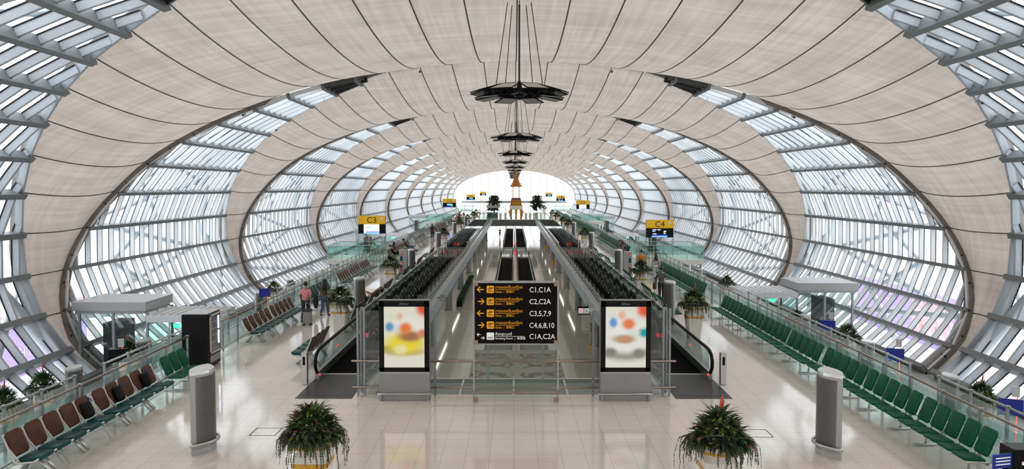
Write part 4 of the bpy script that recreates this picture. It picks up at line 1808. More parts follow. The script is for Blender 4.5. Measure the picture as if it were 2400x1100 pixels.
# ------------------------------------------------------------------ gate entrances down in the lounges
def entrance(sd, y0, label, big=True):
    t = thing('gate_entrance', label, 'gate entrance', (0, y0, ZG), 0, 'gate entrances')
    x0, x1 = (16.3, 19.6) if sd < 0 else (15.4, 18.7)
    xi = x0 - 3.0
    D = 2.9
    zt = 3.25 - (.1 if sd > 0 else 0)
    r = MB()
    r.box((sd * (x0 + x1) / 2, D / 2, zt - .2), (x1 - x0, D, .40))
    r.box((sd * (x0 + x1) / 2, D / 2, zt - .46), (x1 - x0 - .2, D - .2, .14))
    link('roof', r, 'vent', t)
    g = MB()
    for (cx, cy, dx, dy) in ((sd * x0, D / 2, .03, D - .2), (sd * (x0 + x1) / 2, .1, x1 - x0 - .2, .03), (sd * (x0 + x1) / 2, D - .1, x1 - x0 - .2, .03)):
        g.box((cx, cy, (zt - .5) / 2), (dx, dy, zt - .52))
    link('glass_wall', g, 'front', t)
    for cx, cy in ((x0, .1), (x0, D - .1), (x0 + 1.5, .1), (x1 - .3, .1)):
        p = MB()
        p.box((sd * cx, cy, (zt - .5) / 2), (.10, .10, zt - .5))
        link('post', p, 'alupaint', t)
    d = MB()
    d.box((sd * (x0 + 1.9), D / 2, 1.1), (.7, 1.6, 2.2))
    link('lobby_shade_block', d, 'dark', t)  # solid dark block standing in for the shade inside the entrance
    # lower slatted canopy towards the deck
    zc = 2.62
    c = MB()
    for yy in (.06, D - .06):
        c.box((sd * (xi + x0) / 2, yy, zc - .12), (x0 - xi, .12, .30))
    for i in range(9):
        c.tube([(sd * (xi + .15 + (x0 - xi - .3) * i / 8), .1, zc), (sd * (xi + .15 + (x0 - xi - .3) * i / 8), D - .1, zc)], .09, 8)
    c.box((sd * (xi + x0) / 2, D / 2, zc - .2), (x0 - xi, D - .2, .04))
    link('canopy', c, 'fin', t)
    for q in range(4):
        xx = xi + (x0 - xi) * q / 3
        p = MB()
        p.box((sd * xx, .1, (zc - .25) / 2), (.06, .06, zc - .27))
        link('post', p, 'alu', t)
        if q < 3:
            gg = MB()
            gg.box((sd * (xx + .5), .1, (zc - .3) / 2), (.9, .02, zc - .4))
            link('door_leaf', gg, 'green_glass', t)
    e = MB()
    e.box((sd * (xi + 1.55), .03, 2.2), (.5, .05, .2))
    k = link('exit_sign', e, 'exit', t)
    e = MB()
    e.box((sd * (xi + 1.45), .0, 2.2), (.10, .012, .12))
    e.box((sd * (xi + 1.65), .0, 2.2), (.14, .012, .03))
    link('symbol', e, 'signwhite', k)
    return t


entrance(-1, 36.2, 'grey-roofed glass gate entrance with slatted canopy beyond the vending machine')
entrance(1, 44.4, 'grey-roofed glass gate entrance with slatted canopy behind the right green benches')
entrance(-1, 101, 'small distant grey-roofed gate entrance at the left glass wall behind sign C3')
entrance(1, 101, 'small distant grey-roofed gate entrance at the right glass wall beside sign C4')
entrance(-1, 153, 'tiny far gate entrance at the left glass wall below sign C5')
entrance(1, 152, 'tiny far gate entrance at the right glass wall below sign C6')

# ------------------------------------------------------------------ vending machine
t = thing('vending_machine', 'tall black vending machine with lit glass front on the left deck edge', 'vending machine', (-10.17, 26.62, 0))
b = MB()
b.box((-.02, 0, .89), (.82, 1.15, 1.74))
bevel(link('cabinet', b, 'black', t), .015)
b = MB()
b.box((0, 0, 1.775), (.80, 1.1, .03))
link('top', b, 'vent', t)
b = MB()
b.box((.41, .06, 1.09), (.04, .86, 1.20))
link('glass_front', b, 'vendfront', t)
b = MB()
for (cy, cz, dy, dz) in ((-.40, 1.09, .05, 1.26), (.50, 1.09, .05, 1.26), (.05, 1.70, .95, .05), (.05, .48, .95, .06)):
    b.box((.425, cy, cz), (.04, dy, dz))
link('door_frame', b, 'wallbeige', t)
for z in (1.40, .92):
    b = MB()
    b.box((.435, .30, z), (.02, .10, .42))
    link('light_tube', b, 'vendlight', t)
b = MB()
b.box((.415, 0, .28), (.03, .8, .22))
link('delivery_flap', b, 'wallgrey', t)
rnd = random.Random(3)
for r_ in range(5):
    b = MB()
    b.box((.438, -.07, .60 + r_ * .22), (.012, .56, .03))
    link('shelf', b, 'vent', t)

# ------------------------------------------------------------------ bags left on the seats, cabinets
for i, (x, y) in enumerate(((-9.93, 18.75), (-9.93, 20.25), (-9.93, 21.75))):
    t = thing('black_bag', 'black bag leaning on a brown seat of the near left row, %s from the camera' % ORD[i], 'bag', (x, y, .475), 0, 'black bags on the brown seats')
    b = MB()
    pad(b, .33, .40, .16, .10, Vector((.08, 0, .21)), (0, 1, 0), BACKV, .05)
    link('body', b, 'blackmatte', t, smooth=True)
    s_ = MB()
    s_.tube([(.12, .13, .38), (.02, .19, .44), (-.04, .21, .30), (.08, .20, .12)], .013, 6)
    link('strap', s_, 'bluecloth', t, smooth=True)
t = thing('black_cabinet', 'black cabinet at the near end of the right green bench', 'cabinet', (9.48, 15.1, 0))
b = MB()
b.box((0, 0, .5), (.62, .45, 1.0))
bevel(link('body', b, 'black', t), .02)
b = MB()
b.box((-.1, -.235, .75), (.1, .02, .06))
link('label_plate', b, 'signwhite', t)
t = thing('notice_stand', 'small blue notice board on a white stand at the right frame edge', 'notice', (8.95, 14.9, 0), R(15))
b = MB()
b.box((0, 0, .43), (.04, .04, .86))
b.box((0, 0, .02), (.3, .25, .04))
link('stand', b, 'white', t)
b = MB()
b.box((0, -.04, .80), (.42, .03, .26))
link('board', b, 'bluecloth', t)
b = MB()
for z in (.86, .80, .74):
    b.box((0, -.058, z), (.32, .006, .02))
link('text_line', b, 'signwhite', t)

for i, (x, y, z, lab, m) in enumerate(((14.3, 23.4, -.5, 'blue display monitor on red-edged stand in the right lounge, nearest', 'bluecloth'), (14.3, 30.6, -.45, 'blue display monitor on red-edged stand in the right lounge, second', 'bluecloth'), (14.3, 37.2, -.45, 'blue display monitor on red-edged stand in the right lounge, third', 'bluecloth'),
                                       (-14.3, 29.4, -.25, 'black display monitor on red-edged stand in the left lounge', 'black'), (-14.3, 47, -.2, 'blue display monitor on red-edged stand in the left lounge', 'bluecloth'))):
    t = thing('display_monitor', lab, 'monitor', (x, y, ZG), R(-25 if x > 0 else 25), 'lounge monitors')
    h = z - ZG
    b = MB()
    b.box((.16, .06, h / 2 + .2), (.03, .03, h + .4))
    b.box((0, .06, .02), (.5, .4, .04))
    link('stand', b, 'lamp_red' if 0 else 'screenred', t)
    b = MB()
    b.box((0, 0, h), (.62, .06, .48))
    link('screen', b, m, t)
    b = MB()
    b.box((.12, .05, h + .45), (.2, .03, .3))
    link('notice', b, 'alu', t)

# ------------------------------------------------------------------ people
def skinmesh(name, nodes, edges, m, parent, root=0, lev=2):
    me = bpy.data.meshes.new(name)
    me.from_pydata([n[0] for n in nodes], edges, [])
    o = link(name, me, m, parent)
    sk = o.modifiers.new('skin', 'SKIN')
    sk.use_smooth_shade = True
    sk.branch_smoothing = .3
    for i, n in enumerate(nodes):
        v = me.skin_vertices[0].data[i]
        r = n[1]
        v.radius = r if isinstance(r, tuple) else (r, r)
        v.use_root = (i == root)
    sb = o.modifiers.new('smooth', 'SUBSURF')
    sb.levels = lev
    sb.render_levels = lev
    return o


def person(label, loc, rz, pose='stand', top='white', bottom='black', hair='short', female=False, sleeve=.5, legs=1.0, detail=False, scale=1.0, group=None, lean=0.0, head=0.0):
    t = thing('person', label, 'person', loc, rz, group)
    t.scale = (scale,) * 3
    V = Vector
    sw = .165 if female else .185
    P = {}
    if pose in ('stand', 'walk'):
        pz = .95
        P['pelvis'] = V((0, 0, pz))
        for s_, nm in ((-1, 'l'), (1, 'r')):
            w = .5 if pose == 'walk' else .06
            k = s_ * w
            P['hip' + nm] = V((s_ * .09, 0, pz - .05))
            P['knee' + nm] = V((s_ * .095, .10 * k + .03, .50))
            P['ank' + nm] = V((s_ * .10, .42 * k - .03, .09 + (.05 if k < -.2 else 0)))
            P['toe' + nm] = P['ank' + nm] + V((s_ * .02, .15, -.05 if k > -.2 else -.07))
            P['elb' + nm] = V((s_ * (sw + .06), -.03 - .14 * k, 1.15))
            P['wri' + nm] = V((s_ * (sw + .07), .04 - .30 * k, .92))
    else:
        pz = .52
        P['pelvis'] = V((0, .06, pz)) if pose == 'sit' else V((0, .22, pz - .02))
        for s_, nm in ((-1, 'l'), (1, 'r')):
            P['hip' + nm] = P['pelvis'] + V((s_ * .09, .04, -.01))
            if pose == 'sit':
                P['knee' + nm] = V((s_ * .13, .48, .52))
                P['ank' + nm] = V((s_ * .14, .50, .09))
            else:
                P['knee' + nm] = V((s_ * .12, .62, .46 + .06 * s_))
                P['ank' + nm] = V((s_ * .10, 1.02, .12))
            P['toe' + nm] = P['ank' + nm] + (V((0, .15, -.05)) if pose == 'sit' else V((s_ * .03, .08, .12)))
    up = V((0, math.sin(lean), math.cos(lean)))
    fw = V((0, math.cos(lean), -math.sin(lean)))
    p0 = P['pelvis']
    P['belly'] = p0 + up * .15
    P['chest'] = p0 + up * .35
    P['nb'] = p0 + up * .51
    hu = V((0, math.sin(lean + head), math.cos(lean + head)))
    hf = V((0, math.cos(lean + head), -math.sin(lean + head)))
    P['neck'] = P['nb'] + hu * .07
    P['jaw'] = P['nb'] + hu * .135 + hf * .025
    P['skull'] = P['nb'] + hu * .205 + hf * .02
    P['crown'] = P['nb'] + hu * .275 + hf * .01
    for s_, nm in ((-1, 'l'), (1, 'r')):
        P['sho' + nm] = p0 + up * .46 + V((s_ * sw, 0, 0))
        if pose not in ('stand', 'walk'):
            P['elb' + nm] = P['sho' + nm] - up * .26 + fw * .07 + V((s_ * .06, 0, 0))
            P['wri' + nm] = P['elb' + nm] + fw * .20 - up * .05 + V((-s_ * .12, 0, 0))
    # body, one continuous skin
    N, E_ = [], []
    ix = {}

    def nd(k, r, par=None, pos=None):
        ix[k] = len(N)
        N.append((tuple(pos if pos is not None else P[k]), r))
        if par:
            E_.append((ix[par], ix[k]))
    nd('pelvis', (.13, .10))
    nd('belly', (.12, .09), 'pelvis')
    nd('chest', (.14, .10), 'belly')
    nd('nb', .07, 'chest')
    nd('neck', .05, 'nb')
    nd('jaw', (.062, .07), 'neck')
    nd('skull', (.08, .092), 'jaw')
    nd('crown', (.055, .065), 'skull')
    nd('nose', .014, 'jaw', P['jaw'] + hf * .095 + hu * .03)
    for s_, nm in ((-1, 'l'), (1, 'r')):
        nd('ear' + nm, .016, 'skull', P['skull'] + V((s_ * .085, 0, 0)) - hu * .03)
        nd('sho' + nm, .058, 'chest')
        nd('elb' + nm, .042, 'sho' + nm)
        nd('wri' + nm, .028, 'elb' + nm)
        d = (P['wri' + nm] - P['elb' + nm]).normalized()
        nd('palm' + nm, (.036, .02), 'wri' + nm, P['wri' + nm] + d * .07)
        if detail:
            for q in range(4):
                o_ = V((0, (q - 1.5) * .018, 0)) if pose in ('stand', 'walk') else V(((q - 1.5) * .018, 0, 0))
                b_ = P['wri' + nm] + d * .11 + o_
                nd('f%s%d' % (nm, q), .009, 'palm' + nm, b_)
                nd('g%s%d' % (nm, q), .008, 'f%s%d' % (nm, q), b_ + d * (.05 + .008 * (1.5 - abs(q - 1.5))) + V((-s_ * .02, .01, 0)))
            nd('t' + nm, .010, 'palm' + nm, P['wri' + nm] + d * .06 + V((-s_ * .02, .035, 0)))
            nd('u' + nm, .008, 't' + nm, P['wri' + nm] + d * .10 + V((-s_ * .03, .045, 0)))
        nd('hip' + nm, .085, 'pelvis')
        nd('knee' + nm, .055, 'hip' + nm)
        nd('ank' + nm, .038, 'knee' + nm)
        nd('toe' + nm, .034, 'ank' + nm)
    skinmesh('body', N, E_, 'skin', t)
    # shirt
    N2, E2, jx = [], [], {}

    def n2(k, r, par=None, pos=None):
        jx[k] = len(N2)
        N2.append((tuple(pos if pos is not None else P[k]), r))
        if par:
            E2.append((jx[par], jx[k]))
    n2('pelvis', (.158, .125), None, p0 - up * .02)
    n2('belly', (.148, .115), 'pelvis')
    n2('chest', (.168, .125), 'belly')
    n2('nb', .078, 'chest', P['nb'] - up * .01)
    for s_, nm in ((-1, 'l'), (1, 'r')):
        n2('sho' + nm, .075, 'chest')
        if sleeve > 0:
            a_, b_ = P['sho' + nm], P['elb' + nm]
            n2('mid' + nm, .062, 'sho' + nm, a_ + (b_ - a_) * min(1, sleeve * 1.6))
            if sleeve > .8:
                n2('wr' + nm, .042, 'mid' + nm, P['wri' + nm])
    skinmesh('shirt', N2, E2, top, t)
    N3, E3, kx = [], [], {}

    def n3(k, r, par=None, pos=None):
        kx[k] = len(N3)
        N3.append((tuple(pos if pos is not None else P[k]), r))
        if par:
            E3.append((kx[par], kx[k]))
    n3('pelvis', (.145, .115))
    for s_, nm in ((-1, 'l'), (1, 'r')):
        n3('hip' + nm, .105, 'pelvis')
        n3('knee' + nm, .075, 'hip' + nm)
        if legs > .6:
            n3('ank' + nm, .062, 'knee' + nm, P['ank' + nm] + V((0, 0, .03)))
    skinmesh('trousers', N3, E3, bottom, t)
    for nm in 'lr':
        s_ = MB()
        c = (P['ank' + nm] + P['toe' + nm]) / 2
        dd = P['toe' + nm] - P['ank' + nm]
        s_.tube([P['ank' + nm] - dd * .25 + V((0, 0, -.03)), P['ank' + nm] + V((0, 0, -.03)), c + V((0, 0, -.02)), P['toe' + nm], P['toe' + nm] + dd * .25], [.03, .05, .05, .045, .02], 8)
        link('shoe', s_, 'shoe', t, smooth=True)
    h = MB()
    hc = P['skull'] + hu * .035 - hf * .022
    h.ell(tuple(hc), (.100, .112, .098), 12, 8)
    if hair == 'long':
        h.tube([P['skull'] + hu * .02 - hf * .05, P['jaw'] - hf * .085, P['nb'] - hf * .11, P['chest'] + up * .06 - fw * .13, P['chest'] - up * .06 - fw * .13], [.085, .115, .125, .11, .05], 10)
    link('hair', h, 'hair', t, smooth=True)
    if detail:
        for s_ in (-1, 1):
            e = MB()
            e.ell(tuple(P['jaw'] + hu * .055 + hf * .078 + V((s_ * .032, 0, 0))), (.012, .008, .009), 8, 5)
            link('eye', e, 'eye', t, smooth=True)
        e = MB()
        e.ell(tuple(P['jaw'] - hu * .012 + hf * .076), (.024, .008, .008), 8, 5)
        link('mouth', e, 'leafred', t, smooth=True)
    return t


def cloth(name, col, **k):
    M[name] = mat(name, col, .8, var=.15, vscale=9, **k)


cloth('pinkshirt', (.72, .25, .30))
cloth('jeans', (.022, .032, .055))
cloth('jeanslight', (.06, .10, .19))
cloth('blacktee', (.010, .010, .012))
cloth('olive', (.055, .075, .035))
cloth('greyshirt', (.085, .095, .105))
cloth('navy', (.018, .022, .045))
cloth('whitecloth', (.62, .58, .55))
M['floral'] = mat('floral', (.62, .38, .40), .8, var=.9, vscale=22)
cloth('brownskirt', (.09, .05, .04))
cloth('paleblue', (.30, .36, .45))
cloth('orange', (.55, .20, .02))
cloth('redcloth', (.50, .04, .03))
cloth('purple', (.13, .06, .22))

pk = person('person in pink shirt and dark jeans walking away, pulling a trolley case', (-8.95, 35.2, 0), R(-4), 'walk', 'pinkshirt', 'jeans', detail=True)
person('person with long dark hair in olive top walking away beside the planter', (-8.55, 37.0, 0), R(-8), 'walk', 'olive', 'jeanslight', 'long', True, detail=True, scale=.95)
t = thing('trolley_case', 'grey cabin trolley case pulled by the person in pink shirt', 'suitcase', (-8.72, 34.55, 0))
b = MB()
b.box((0, 0, .33), (.36, .22, .50))
bevel(link('shell', b, 'wallgrey', t), .04, 3)
b = MB()
b.tube([(-.11, .08, .55), (-.11, .16, .92), (.11, .16, .92), (.11, .08, .55)], .012, 6)
link('pull_handle', b, 'steel', t)
b = MB()
b.box((.02, -.01, .64), (.34, .2, .14))
bevel(link('top_bag', b, 'shoe', t), .03)
for x in (-.14, .14):
    for y in (-.08, .08):
        b = MB()
        b.tube([(x - .02, y, .045), (x + .02, y, .045)], .045, 10)
        link('wheel', b, 'black', t)
t = thing('hand_bag', 'dark jacket and bag carried by the person with long dark hair', 'bag', (-8.93, 36.9, .38))
b = MB()
b.loft([[(x * k, y * k2, z) for x, y in rrect(.2, .16, .05)] for z, k, k2 in ((0, .5, .6), (.15, 1.0, 1), (.4, 1.1, 1), (.62, .6, .7))])
link('body', b, 'blacktee', t, smooth=True)
person('person in black tee shirt sitting forward on the inner left bench', (-6.78, 37.75, 0), R(90), 'sit', 'blacktee', 'jeans', lean=R(12), head=R(35), detail=True)
person('person in black tee shirt dozing with head back on the inner left bench', (-6.70, 39.2, 0), R(90), 'recline', 'blacktee', 'jeans', lean=R(-48), head=R(-20), detail=True)
person('person in navy shirt bowed forward on the inner bench behind the info pillar', (-6.8, 56.9, 0), R(90), 'sit', 'navy', 'blacktee', lean=R(22), head=R(40), detail=True)
person('person in black with bare legs stretched out on the left brown bench', (-9.80, 66.2, 0), R(-90), 'recline', 'blacktee', 'blacktee', legs=.5, lean=R(-30))
person('person sitting upright behind the one with stretched legs, left bench', (-9.85, 67.9, 0), R(-90), 'sit', 'brownskirt', 'jeans', 'long', True, lean=R(-8))
person('person in jeans slouching on the left brown bench, dark shirt', (-9.8, 74.2, 0), R(-90), 'recline', 'brownskirt', 'jeanslight', lean=R(-30))
person('person in grey shirt with a shoulder bag walking towards the camera', (7.55, 41.9, 0), R(176), 'walk', 'greyshirt', 'navy', detail=True)
t = thing('shoulder_bag', 'dark shoulder bag at the side of the person in grey shirt', 'bag', (7.22, 42.0, .62))
b = MB()
b.loft([[(x * k, y * k, z) for x, y in rrect(.16, .30, .05)] for z, k in ((0, .8), (.1, 1), (.3, .95), (.36, .6))])
link('body', b, 'shoe', t, smooth=True)
b = MB()
b.tube([(0, -.1, .33), (.1, 0, .74), (0, .1, .33)], .012, 6)
link('strap', b, 'shoe', t)
person('person in floral blouse and white trousers walking away on the right', (9.0, 52.0, 0), R(4), 'walk', 'floral', 'whitecloth', 'long', True, detail=True, scale=.96, sleeve=.9)
person('person with orange collar partly hidden behind the right planter', (8.35, 53.6, 0), R(8), 'walk', 'orange', 'blacktee', sleeve=.9)
for i, (y, tp, hr, ln) in enumerate(((71.0, 'brownskirt', 'short', 5), (70.0, 'purple', 'long', 0), (68.7, 'paleblue', 'long', 12), (67.8, 'navy', 'short', 15))):
    person(['person in dark top with bare knees, far end of the right seated group', 'person with long hair in purple top in the right seated group', 'person in pale blue shirt leaning forward in the right seated group', 'person in navy shirt at the near end of the right seated group'][i],
           (9.36, y, 0), R(90), 'sit', tp, 'blacktee', hr, hr == 'long', lean=R(ln), head=R(15), legs=1 if i else .5, group='people on the right bench')
person('person in dark clothes riding the right moving walkway behind the glass', (5.25, 57.0, .025), R(0), 'stand', 'redcloth', 'blacktee')
person('person in dark clothes with purple bag standing on the far left deck', (-9.15, 92.3, 0), R(10), 'stand', 'blacktee', 'navy', 'long', True)
person('person in jeans standing beside the far left planter', (-7.75, 90.2, 0), R(-20), 'stand', 'navy', 'jeanslight')
for i, (x, y, tp, bt) in enumerate(((-8.9, 122, 'whitecloth', 'jeans'), (-8.4, 126, 'blacktee', 'brownskirt'), (-8.7, 129, 'orange', 'blacktee'), (-7.9, 132, 'navy', 'jeans'), (-8.3, 136, 'bluecloth', 'blacktee'), (-9.1, 139, 'redcloth', 'navy'))):
    person(['person in white top heading the small crowd on the far left deck', 'person in black top second in the small far left crowd', 'person in orange top in the middle of the far left crowd', 'person in navy top behind the orange one in the far crowd', 'person in bright blue top near the end of the far crowd', 'person in red top last in the far left crowd'][i],
           (x, y, 0), R(160 + 30 * i), 'stand', tp, bt, 'long' if i % 2 else 'short', i % 2 == 1, group='far crowd on the left deck')
person('person in orange clothes standing on the lower level under the bridge', (-2.5, 149, ZL), R(30), 'stand', 'orange', 'brownskirt')
person('person in red top at the left end of the bridge', (-6.4, 156, 0), R(90), 'stand', 'redcloth', 'blacktee')
person('person in black standing by the far right planters', (7.75, 108, 0), R(40), 'stand', 'blacktee', 'blacktee')
person('person in white top on the bridge left of the golden shrine', (-4.6, 160, 0), R(100), 'stand', 'whitecloth', 'jeans')

# ------------------------------------------------------------------ bridge: balustrade, golden shrine, trees, kiosk
balus = thing('balustrade', 'clear glass balustrade along the front of the bridge', 'balustrade', (0, YB + .05, 0))
for i in range(8):
    g = MB()
    g.box((-4.55 + 1.3 * i, 0, .55), (1.24, .02, 1.06))
    link('glass_panel', g, 'bal', balus)
r = MB()
r.tube([(-5.2, 0, 1.1), (5.2, 0, 1.1)], .03, 6)
link('handrail', r, 'steel', balus)

t = thing('golden_shrine', 'tall golden Thai pavilion shrine with spired roof on the bridge', 'shrine', (.45, 158, 0))


def frust(mb, z0, z1, a, b_, c=(0, 0)):
    mb.loft([[(c[0] + sx * a, c[1] + sy * a, z0) for sx, sy in ((-1, -1), (1, -1), (1, 1), (-1, 1))], [(c[0] + sx * b_, c[1] + sy * b_, z1) for sx, sy in ((-1, -1), (1, -1), (1, 1), (-1, 1))]])


for sx in (-1, 0, 1):
    for sy in (-1, 1):
        l = MB()
        l.tube([(sx * .95, sy * .9, 0), (sx * .95, sy * .9, .4), (sx * .98, sy * .95, 1.2), (sx * .95, sy * .9, 1.75)], [.20, .16, .24, .30], 10)
        link('leg', l, 'shrine', t, smooth=True)
for sx in (-1, 1):
    l = MB()
    l.ell((sx * 1.12, -.95, 1.25), (.34, .40, .42), 12, 8)
    l.tube([(sx * 1.15, -1.25, 1.2), (sx * 1.18, -1.5, .8), (sx * 1.18, -1.45, .35)], [.16, .11, .07], 8)
    link('elephant_head', l, 'shrine', t, smooth=True)
b = MB()
frust(b, 1.70, 2.40, 1.20, 1.26)
for i in range(13):
    b.box((-1.2 + .2 * i, -1.27, 2.0), (.10, .03, .62))
link('skirt', b, 'white', t)
b = MB()
for z0, z1, a, c in ((2.4, 2.55, 1.18, 1.18), (2.55, 2.75, 1.05, 1.12), (2.75, 2.9, 1.12, 1.02), (2.9, 3.15, 1.08, 1.08), (3.15, 3.4, .9, .98), (3.4, 3.55, .98, .9)):
    frust(b, z0, z1, a, c)
for i in range(9):
    b.lathe([(.08, 0), (.06, .15), (.0, .3)], 6, (-1.0 + .25 * i, -1.0, 3.15))
link('base', b, 'shrine', t)
b = MB()
frust(b, 3.2, 3.9, .98, .9, (0, .2))
link('throne_back', b, 'brownskirt', t)
b = MB()
frust(b, 3.5, 3.75, .45, .42)
frust(b, 3.75, 3.95, .36, .30)
link('throne', b, 'shrine', t)
for sx in (-1, 1):
    for sy in (-1, 1):
        c = MB()
        c.lathe([(.16, 3.4), (.16, 3.6), (.09, 3.7), (.08, 5.9), (.14, 6.0), (.16, 6.12)], 10, (sx * .60, sy * .60, 0))
        c.tube([(sx * .68, sy * .6, 5.2), (sx * .92, sy * .6, 5.6), (sx * .74, sy * .6, 5.9)], [.02, .06, .02], 6)
        link('column', c, 'shrine', t)
b = MB()
z, a = 6.05, 1.02
for i in range(6):
    frust(b, z, z + .14, a, a * .97)
    frust(b, z + .14, z + .40, a * .93, a * .70)
    for sx in (-1, 1):
        for sy in (-1, 1):
            b.tube([(sx * a, sy * a, z), (sx * a * 1.08, sy * a * 1.08, z + .10), (sx * a * 1.06, sy * a * 1.06, z + .30)], [.05, .05, .01], 5)
        b.lathe([(a * .26, 0), (a * .13, .18), (0, .42)], 4, (0, sx * a * .9, z + .1))
        b.lathe([(a * .26, 0), (a * .13, .18), (0, .42)], 4, (sx * a * .9, 0, z + .1))
    z += .40
    a *= .76
link('roof', b, 'shrine', t)
b = MB()
b.lathe([(.22, z), (.26, z + .15), (.16, z + .3), (.18, z + .42), (.09, z + .6), (.11, z + .75), (.05, z + .95), (.055, z + 1.05), (.02, z + 1.4), (.0, z + 2.0)], 10)
link('spire', b, 'shrine', t)

for x, y, nm in ((-4.0, 168, 'left'), (4.75, 168, 'right')):
    t = thing('potted_tree', 'dark layered potted tree on the bridge %s of the golden shrine' % nm, 'tree', (x, y, 0), 0, 'bridge trees')
    b = MB()
    b.lathe([(.45, 0), (.6, .7), (.62, .8), (.5, .8), (.0, .75)], 14)
    link('pot', b, 'wallgrey', t)
    b = MB()
    b.tube([(0, 0, .7), (.1, 0, 1.8), (-.05, 0, 3.0), (.05, 0, 4.2)], [.14, .11, .08, .04], 8)
    link('trunk', b, 'soil', t)
    f = MB()
    rnd = random.Random(int(x * 10))
    for i in range(1100):
        z_ = rnd.uniform(1.2, 4.2)
        rr = 1.35 * (1 - abs(z_ - 2.6) / 3.0) * math.sqrt(rnd.random()) * (1 + .25 * math.sin(z_ * 7))
        a = rnd.uniform(0, 2 * PI)
        blade(f, (rr * math.cos(a), rr * math.sin(a), z_), a, R(rnd.uniform(-30, 50)), rnd.uniform(.4, .7), .13, 1.0, 2)
    link('crown', f, 'fern', t)
t = thing('counter_kiosk', 'grey counter kiosk with flat canopy on the bridge left of the shrine', 'kiosk', (-4.1, 163, 0))
b = MB()
b.box((0, 0, .5), (2.0, 1.2, 1.0))
link('counter', b, 'teald', t)
b = MB()
b.box((0, 0, 2.1), (2.4, 1.6, .5))
link('canopy', b, 'wallgrey', t)
for sx in (-1, 1):
    b = MB()
    b.box((sx * 1.0, -.5, 1.4), (.1, .1, .95))
    link('post', b, 'alupaint', t)
for i, x in enumerate((-2.6, -1.6, 2.4, 3.2, 4.0)):
    t = thing('glass_lectern', 'white and green glass display case on the bridge, %s from the left' % ORD[i], 'display case', (x, 161, 0), 0, 'display cases on the bridge')
    b = MB()
    b.box((0, 0, .45), (.5, .5, .9))
    link('base', b, 'white', t)
    b = MB()
    b.box((0, 0, 1.3), (.46, .46, .8))
    link('glass_case', b, 'green_glass', t)

# ------------------------------------------------------------------ lower level bits
for i, (x, y, lab) in enumerate(((4.25, 44.6, 'yellow pot with spiky palm on the lower level, nearest right'), (4.75, 96.8, 'yellow pot with spiky palm on the lower level, second on the right'), (4.75, 122, 'yellow pot with spiky palm on the lower level, third on the right'), (-4.75, 118.5, 'yellow pot with spiky palm on the lower level, first on the left'), (-4.75, 136, 'yellow pot with spiky palm on the lower level, farthest left'))):
    t = thing('potted_palm', lab, 'potted plant', (x, y, ZL), 0, 'yellow pots on the lower level')
    b = MB()
    b.lathe([(.10, 0), (.12, .02), (.21, .42), (.22, .45), (.18, .45), (.17, .40), (0, .40)], 14)
    link('pot', b, 'yellowpot', t)
    f = MB()
    rnd = random.Random(i)
    f.tube([(0, 0, .4), (.02, 0, 1.0)], .03, 6)
    for q in range(46):
        blade(f, (.02, 0, .95 + .012 * q), q * 2.4, R(rnd.uniform(-10, 75)), rnd.uniform(.4, .62), .02, rnd.uniform(.6, 1.6), 4)
    link('frond', f, 'fern', t)
t = thing('hedge_planter', 'long low black planter with clipped hedge on the lower level left', 'hedge planter', (-4.12, 71, ZL))
b = MB()
b.box((0, 0, .2), (.44, 18, .4))
link('trough', b, 'black', t)
b = MB()
rnd = random.Random(5)
for i in range(1500):
    blade(b, (rnd.uniform(-.18, .18), rnd.uniform(-8.9, 8.9), .36), rnd.uniform(0, 6.3), R(rnd.uniform(20, 85)), rnd.uniform(.16, .3), .04, .8, 2)
link('hedge', b, 'hedge', t)
t = thing('wall_clock', 'round white clock bracketed off the left void fascia', 'clock', (-3.68, 42.4, .12))
b = MB()
b.tube([(0, -.03, 0), (0, .03, 0)], .17, 24)
link('dial', b, 'clock', t)
b = MB()
b.tube([(.165 * math.cos(2 * PI * i / 24), -.035, .165 * math.sin(2 * PI * i / 24)) for i in range(24)], .014, 6, closed=True)
link('rim', b, 'alupaint', t)
for a, L in ((R(140), .11), (R(40), .13)):
    b = MB()
    b.tube([(0, -.038, 0), (L * math.cos(a), -.038, L * math.sin(a))], .008, 5)
    link('hand', b, 'black', t)
b = MB()
b.tube([(-.30, 0, 0), (-.15, 0, 0)], .02, 6)
link('bracket', b, 'black', t)
t = thing('restroom_sign', 'black restroom sign with female and wheelchair pictograms under the right fascia', 'sign', (3.68, 43, -.64))
b = MB()
b.box((0, 0, 0), (.66, .1, .46))
link('board', b, 'black', t)
for sx, m in ((-.15, 'screenred'), (.15, 'ink')):
    b = MB()
    b.box((sx, -.055, 0), (.27, .012, .28))
    k = link('pictogram', b, 'signwhite', t)
    b = MB()
    if sx < 0:
        b.ell((sx, -.064, .085), (.022, .004, .022), 10, 6)
        b.polyxz([(sx - .02, .055), (sx + .02, .055), (sx + .06, -.03), (sx - .06, -.03)], -.066, -.061)
        b.box((sx - .015, -.064, -.07), (.014, .004, .09))
        b.box((sx + .015, -.064, -.07), (.014, .004, .09))
    else:
        b.ell((sx - .02, -.064, .09), (.018, .004, .018), 10, 6)
        b.box((sx - .015, -.064, .02), (.016, .004, .1))
        b.box((sx + .02, -.064, -.01), (.07, .004, .014))
        b.box((sx + .055, -.064, -.05), (.014, .004, .08))
        b.tube([(sx + .055 * math.cos(2 * PI * i / 16) - .01, -.064, -.045 + .055 * math.sin(2 * PI * i / 16)) for i in range(16)], .007, 5, closed=True)
    link('symbol', b, m, k)
b = MB()
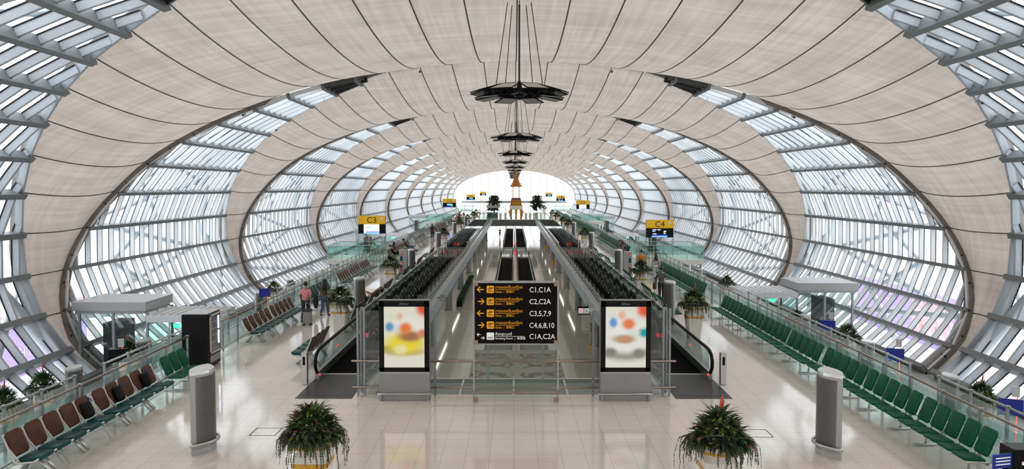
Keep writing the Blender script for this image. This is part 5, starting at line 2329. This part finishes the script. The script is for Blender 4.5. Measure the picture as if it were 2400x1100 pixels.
b.box((.2, 0, .33), (.05, .05, .2))
link('hanger', b, 'alupaint', t)

for x, y, nm in ((-5.9, 19.3, 'left'), (5.75, 19.2, 'right')):
    b = MB()
    for (cx, cy, dx, dy) in ((0, -.3, .62, .018), (0, .3, .62, .018), (-.3, 0, .018, .62), (.3, 0, .018, .62)):
        b.box((x + cx, y + cy, .002), (dx, dy, .004))
    tag(link('floor_hatch', b, 'blackmatte'), 'thin dark square hatch outline in the floor beside the %s near air column' % nm, 'floor hatch')

# wall cameras on the truss rims
for i, (k, sd, deg, edge) in enumerate(((1, -1, 40, 'n'), (1, 1, 38, 'n'), (1, -1, 45, 'f'), (1, 1, 44, 'f'), (2, -1, 43, 'n'), (2, 1, 41, 'n'), (2, -1, 75, 'n'), (2, 1, 75, 'n'))):
    a = R(deg)
    y = YC1 + PER * (k - 1) + (-edge_n(a) if edge == 'n' else edge_f(a) + .2)
    x, z = shell(sd, a, .2)
    t = thing('security_camera', 'small security camera on the %s edge of the %s membrane arch, %s side, %s' % ('near' if edge == 'n' else 'far', ['first', 'second'][k - 1], 'left' if sd < 0 else 'right', 'high up' if deg > 60 else 'halfway up'), 'camera', (x, y, z), 0, 'security cameras')
    b = MB()
    b.tube([(0, 0, .1), (0, -.06, -.06)], .03, 6)
    link('bracket', b, 'alupaint', t)
    b = MB()
    b.box((0, -.16, -.12), (.12, .34, .12), Matrix.Rotation(R(15), 3, 'X'))
    link('housing', b, 'vent', t)
    b = MB()
    b.tube([(0, -.34, -.17), (0, -.30, -.16)], .045, 8)
    link('lens', b, 'black', t)

# turn all lettering into plain meshes
bpy.context.view_layer.update()
dg = bpy.context.evaluated_depsgraph_get()
for o in [o for o in SC.objects if o.type == 'FONT']:
    me = bpy.data.meshes.new_from_object(o.evaluated_get(dg), depsgraph=dg)
    n_ = bpy.data.objects.new('lettering', me)
    COL.objects.link(n_)
    n_.parent = o.parent
    n_.location = o.location
    n_.rotation_euler = o.rotation_euler
    n_.scale = o.scale
    bpy.data.objects.remove(o)
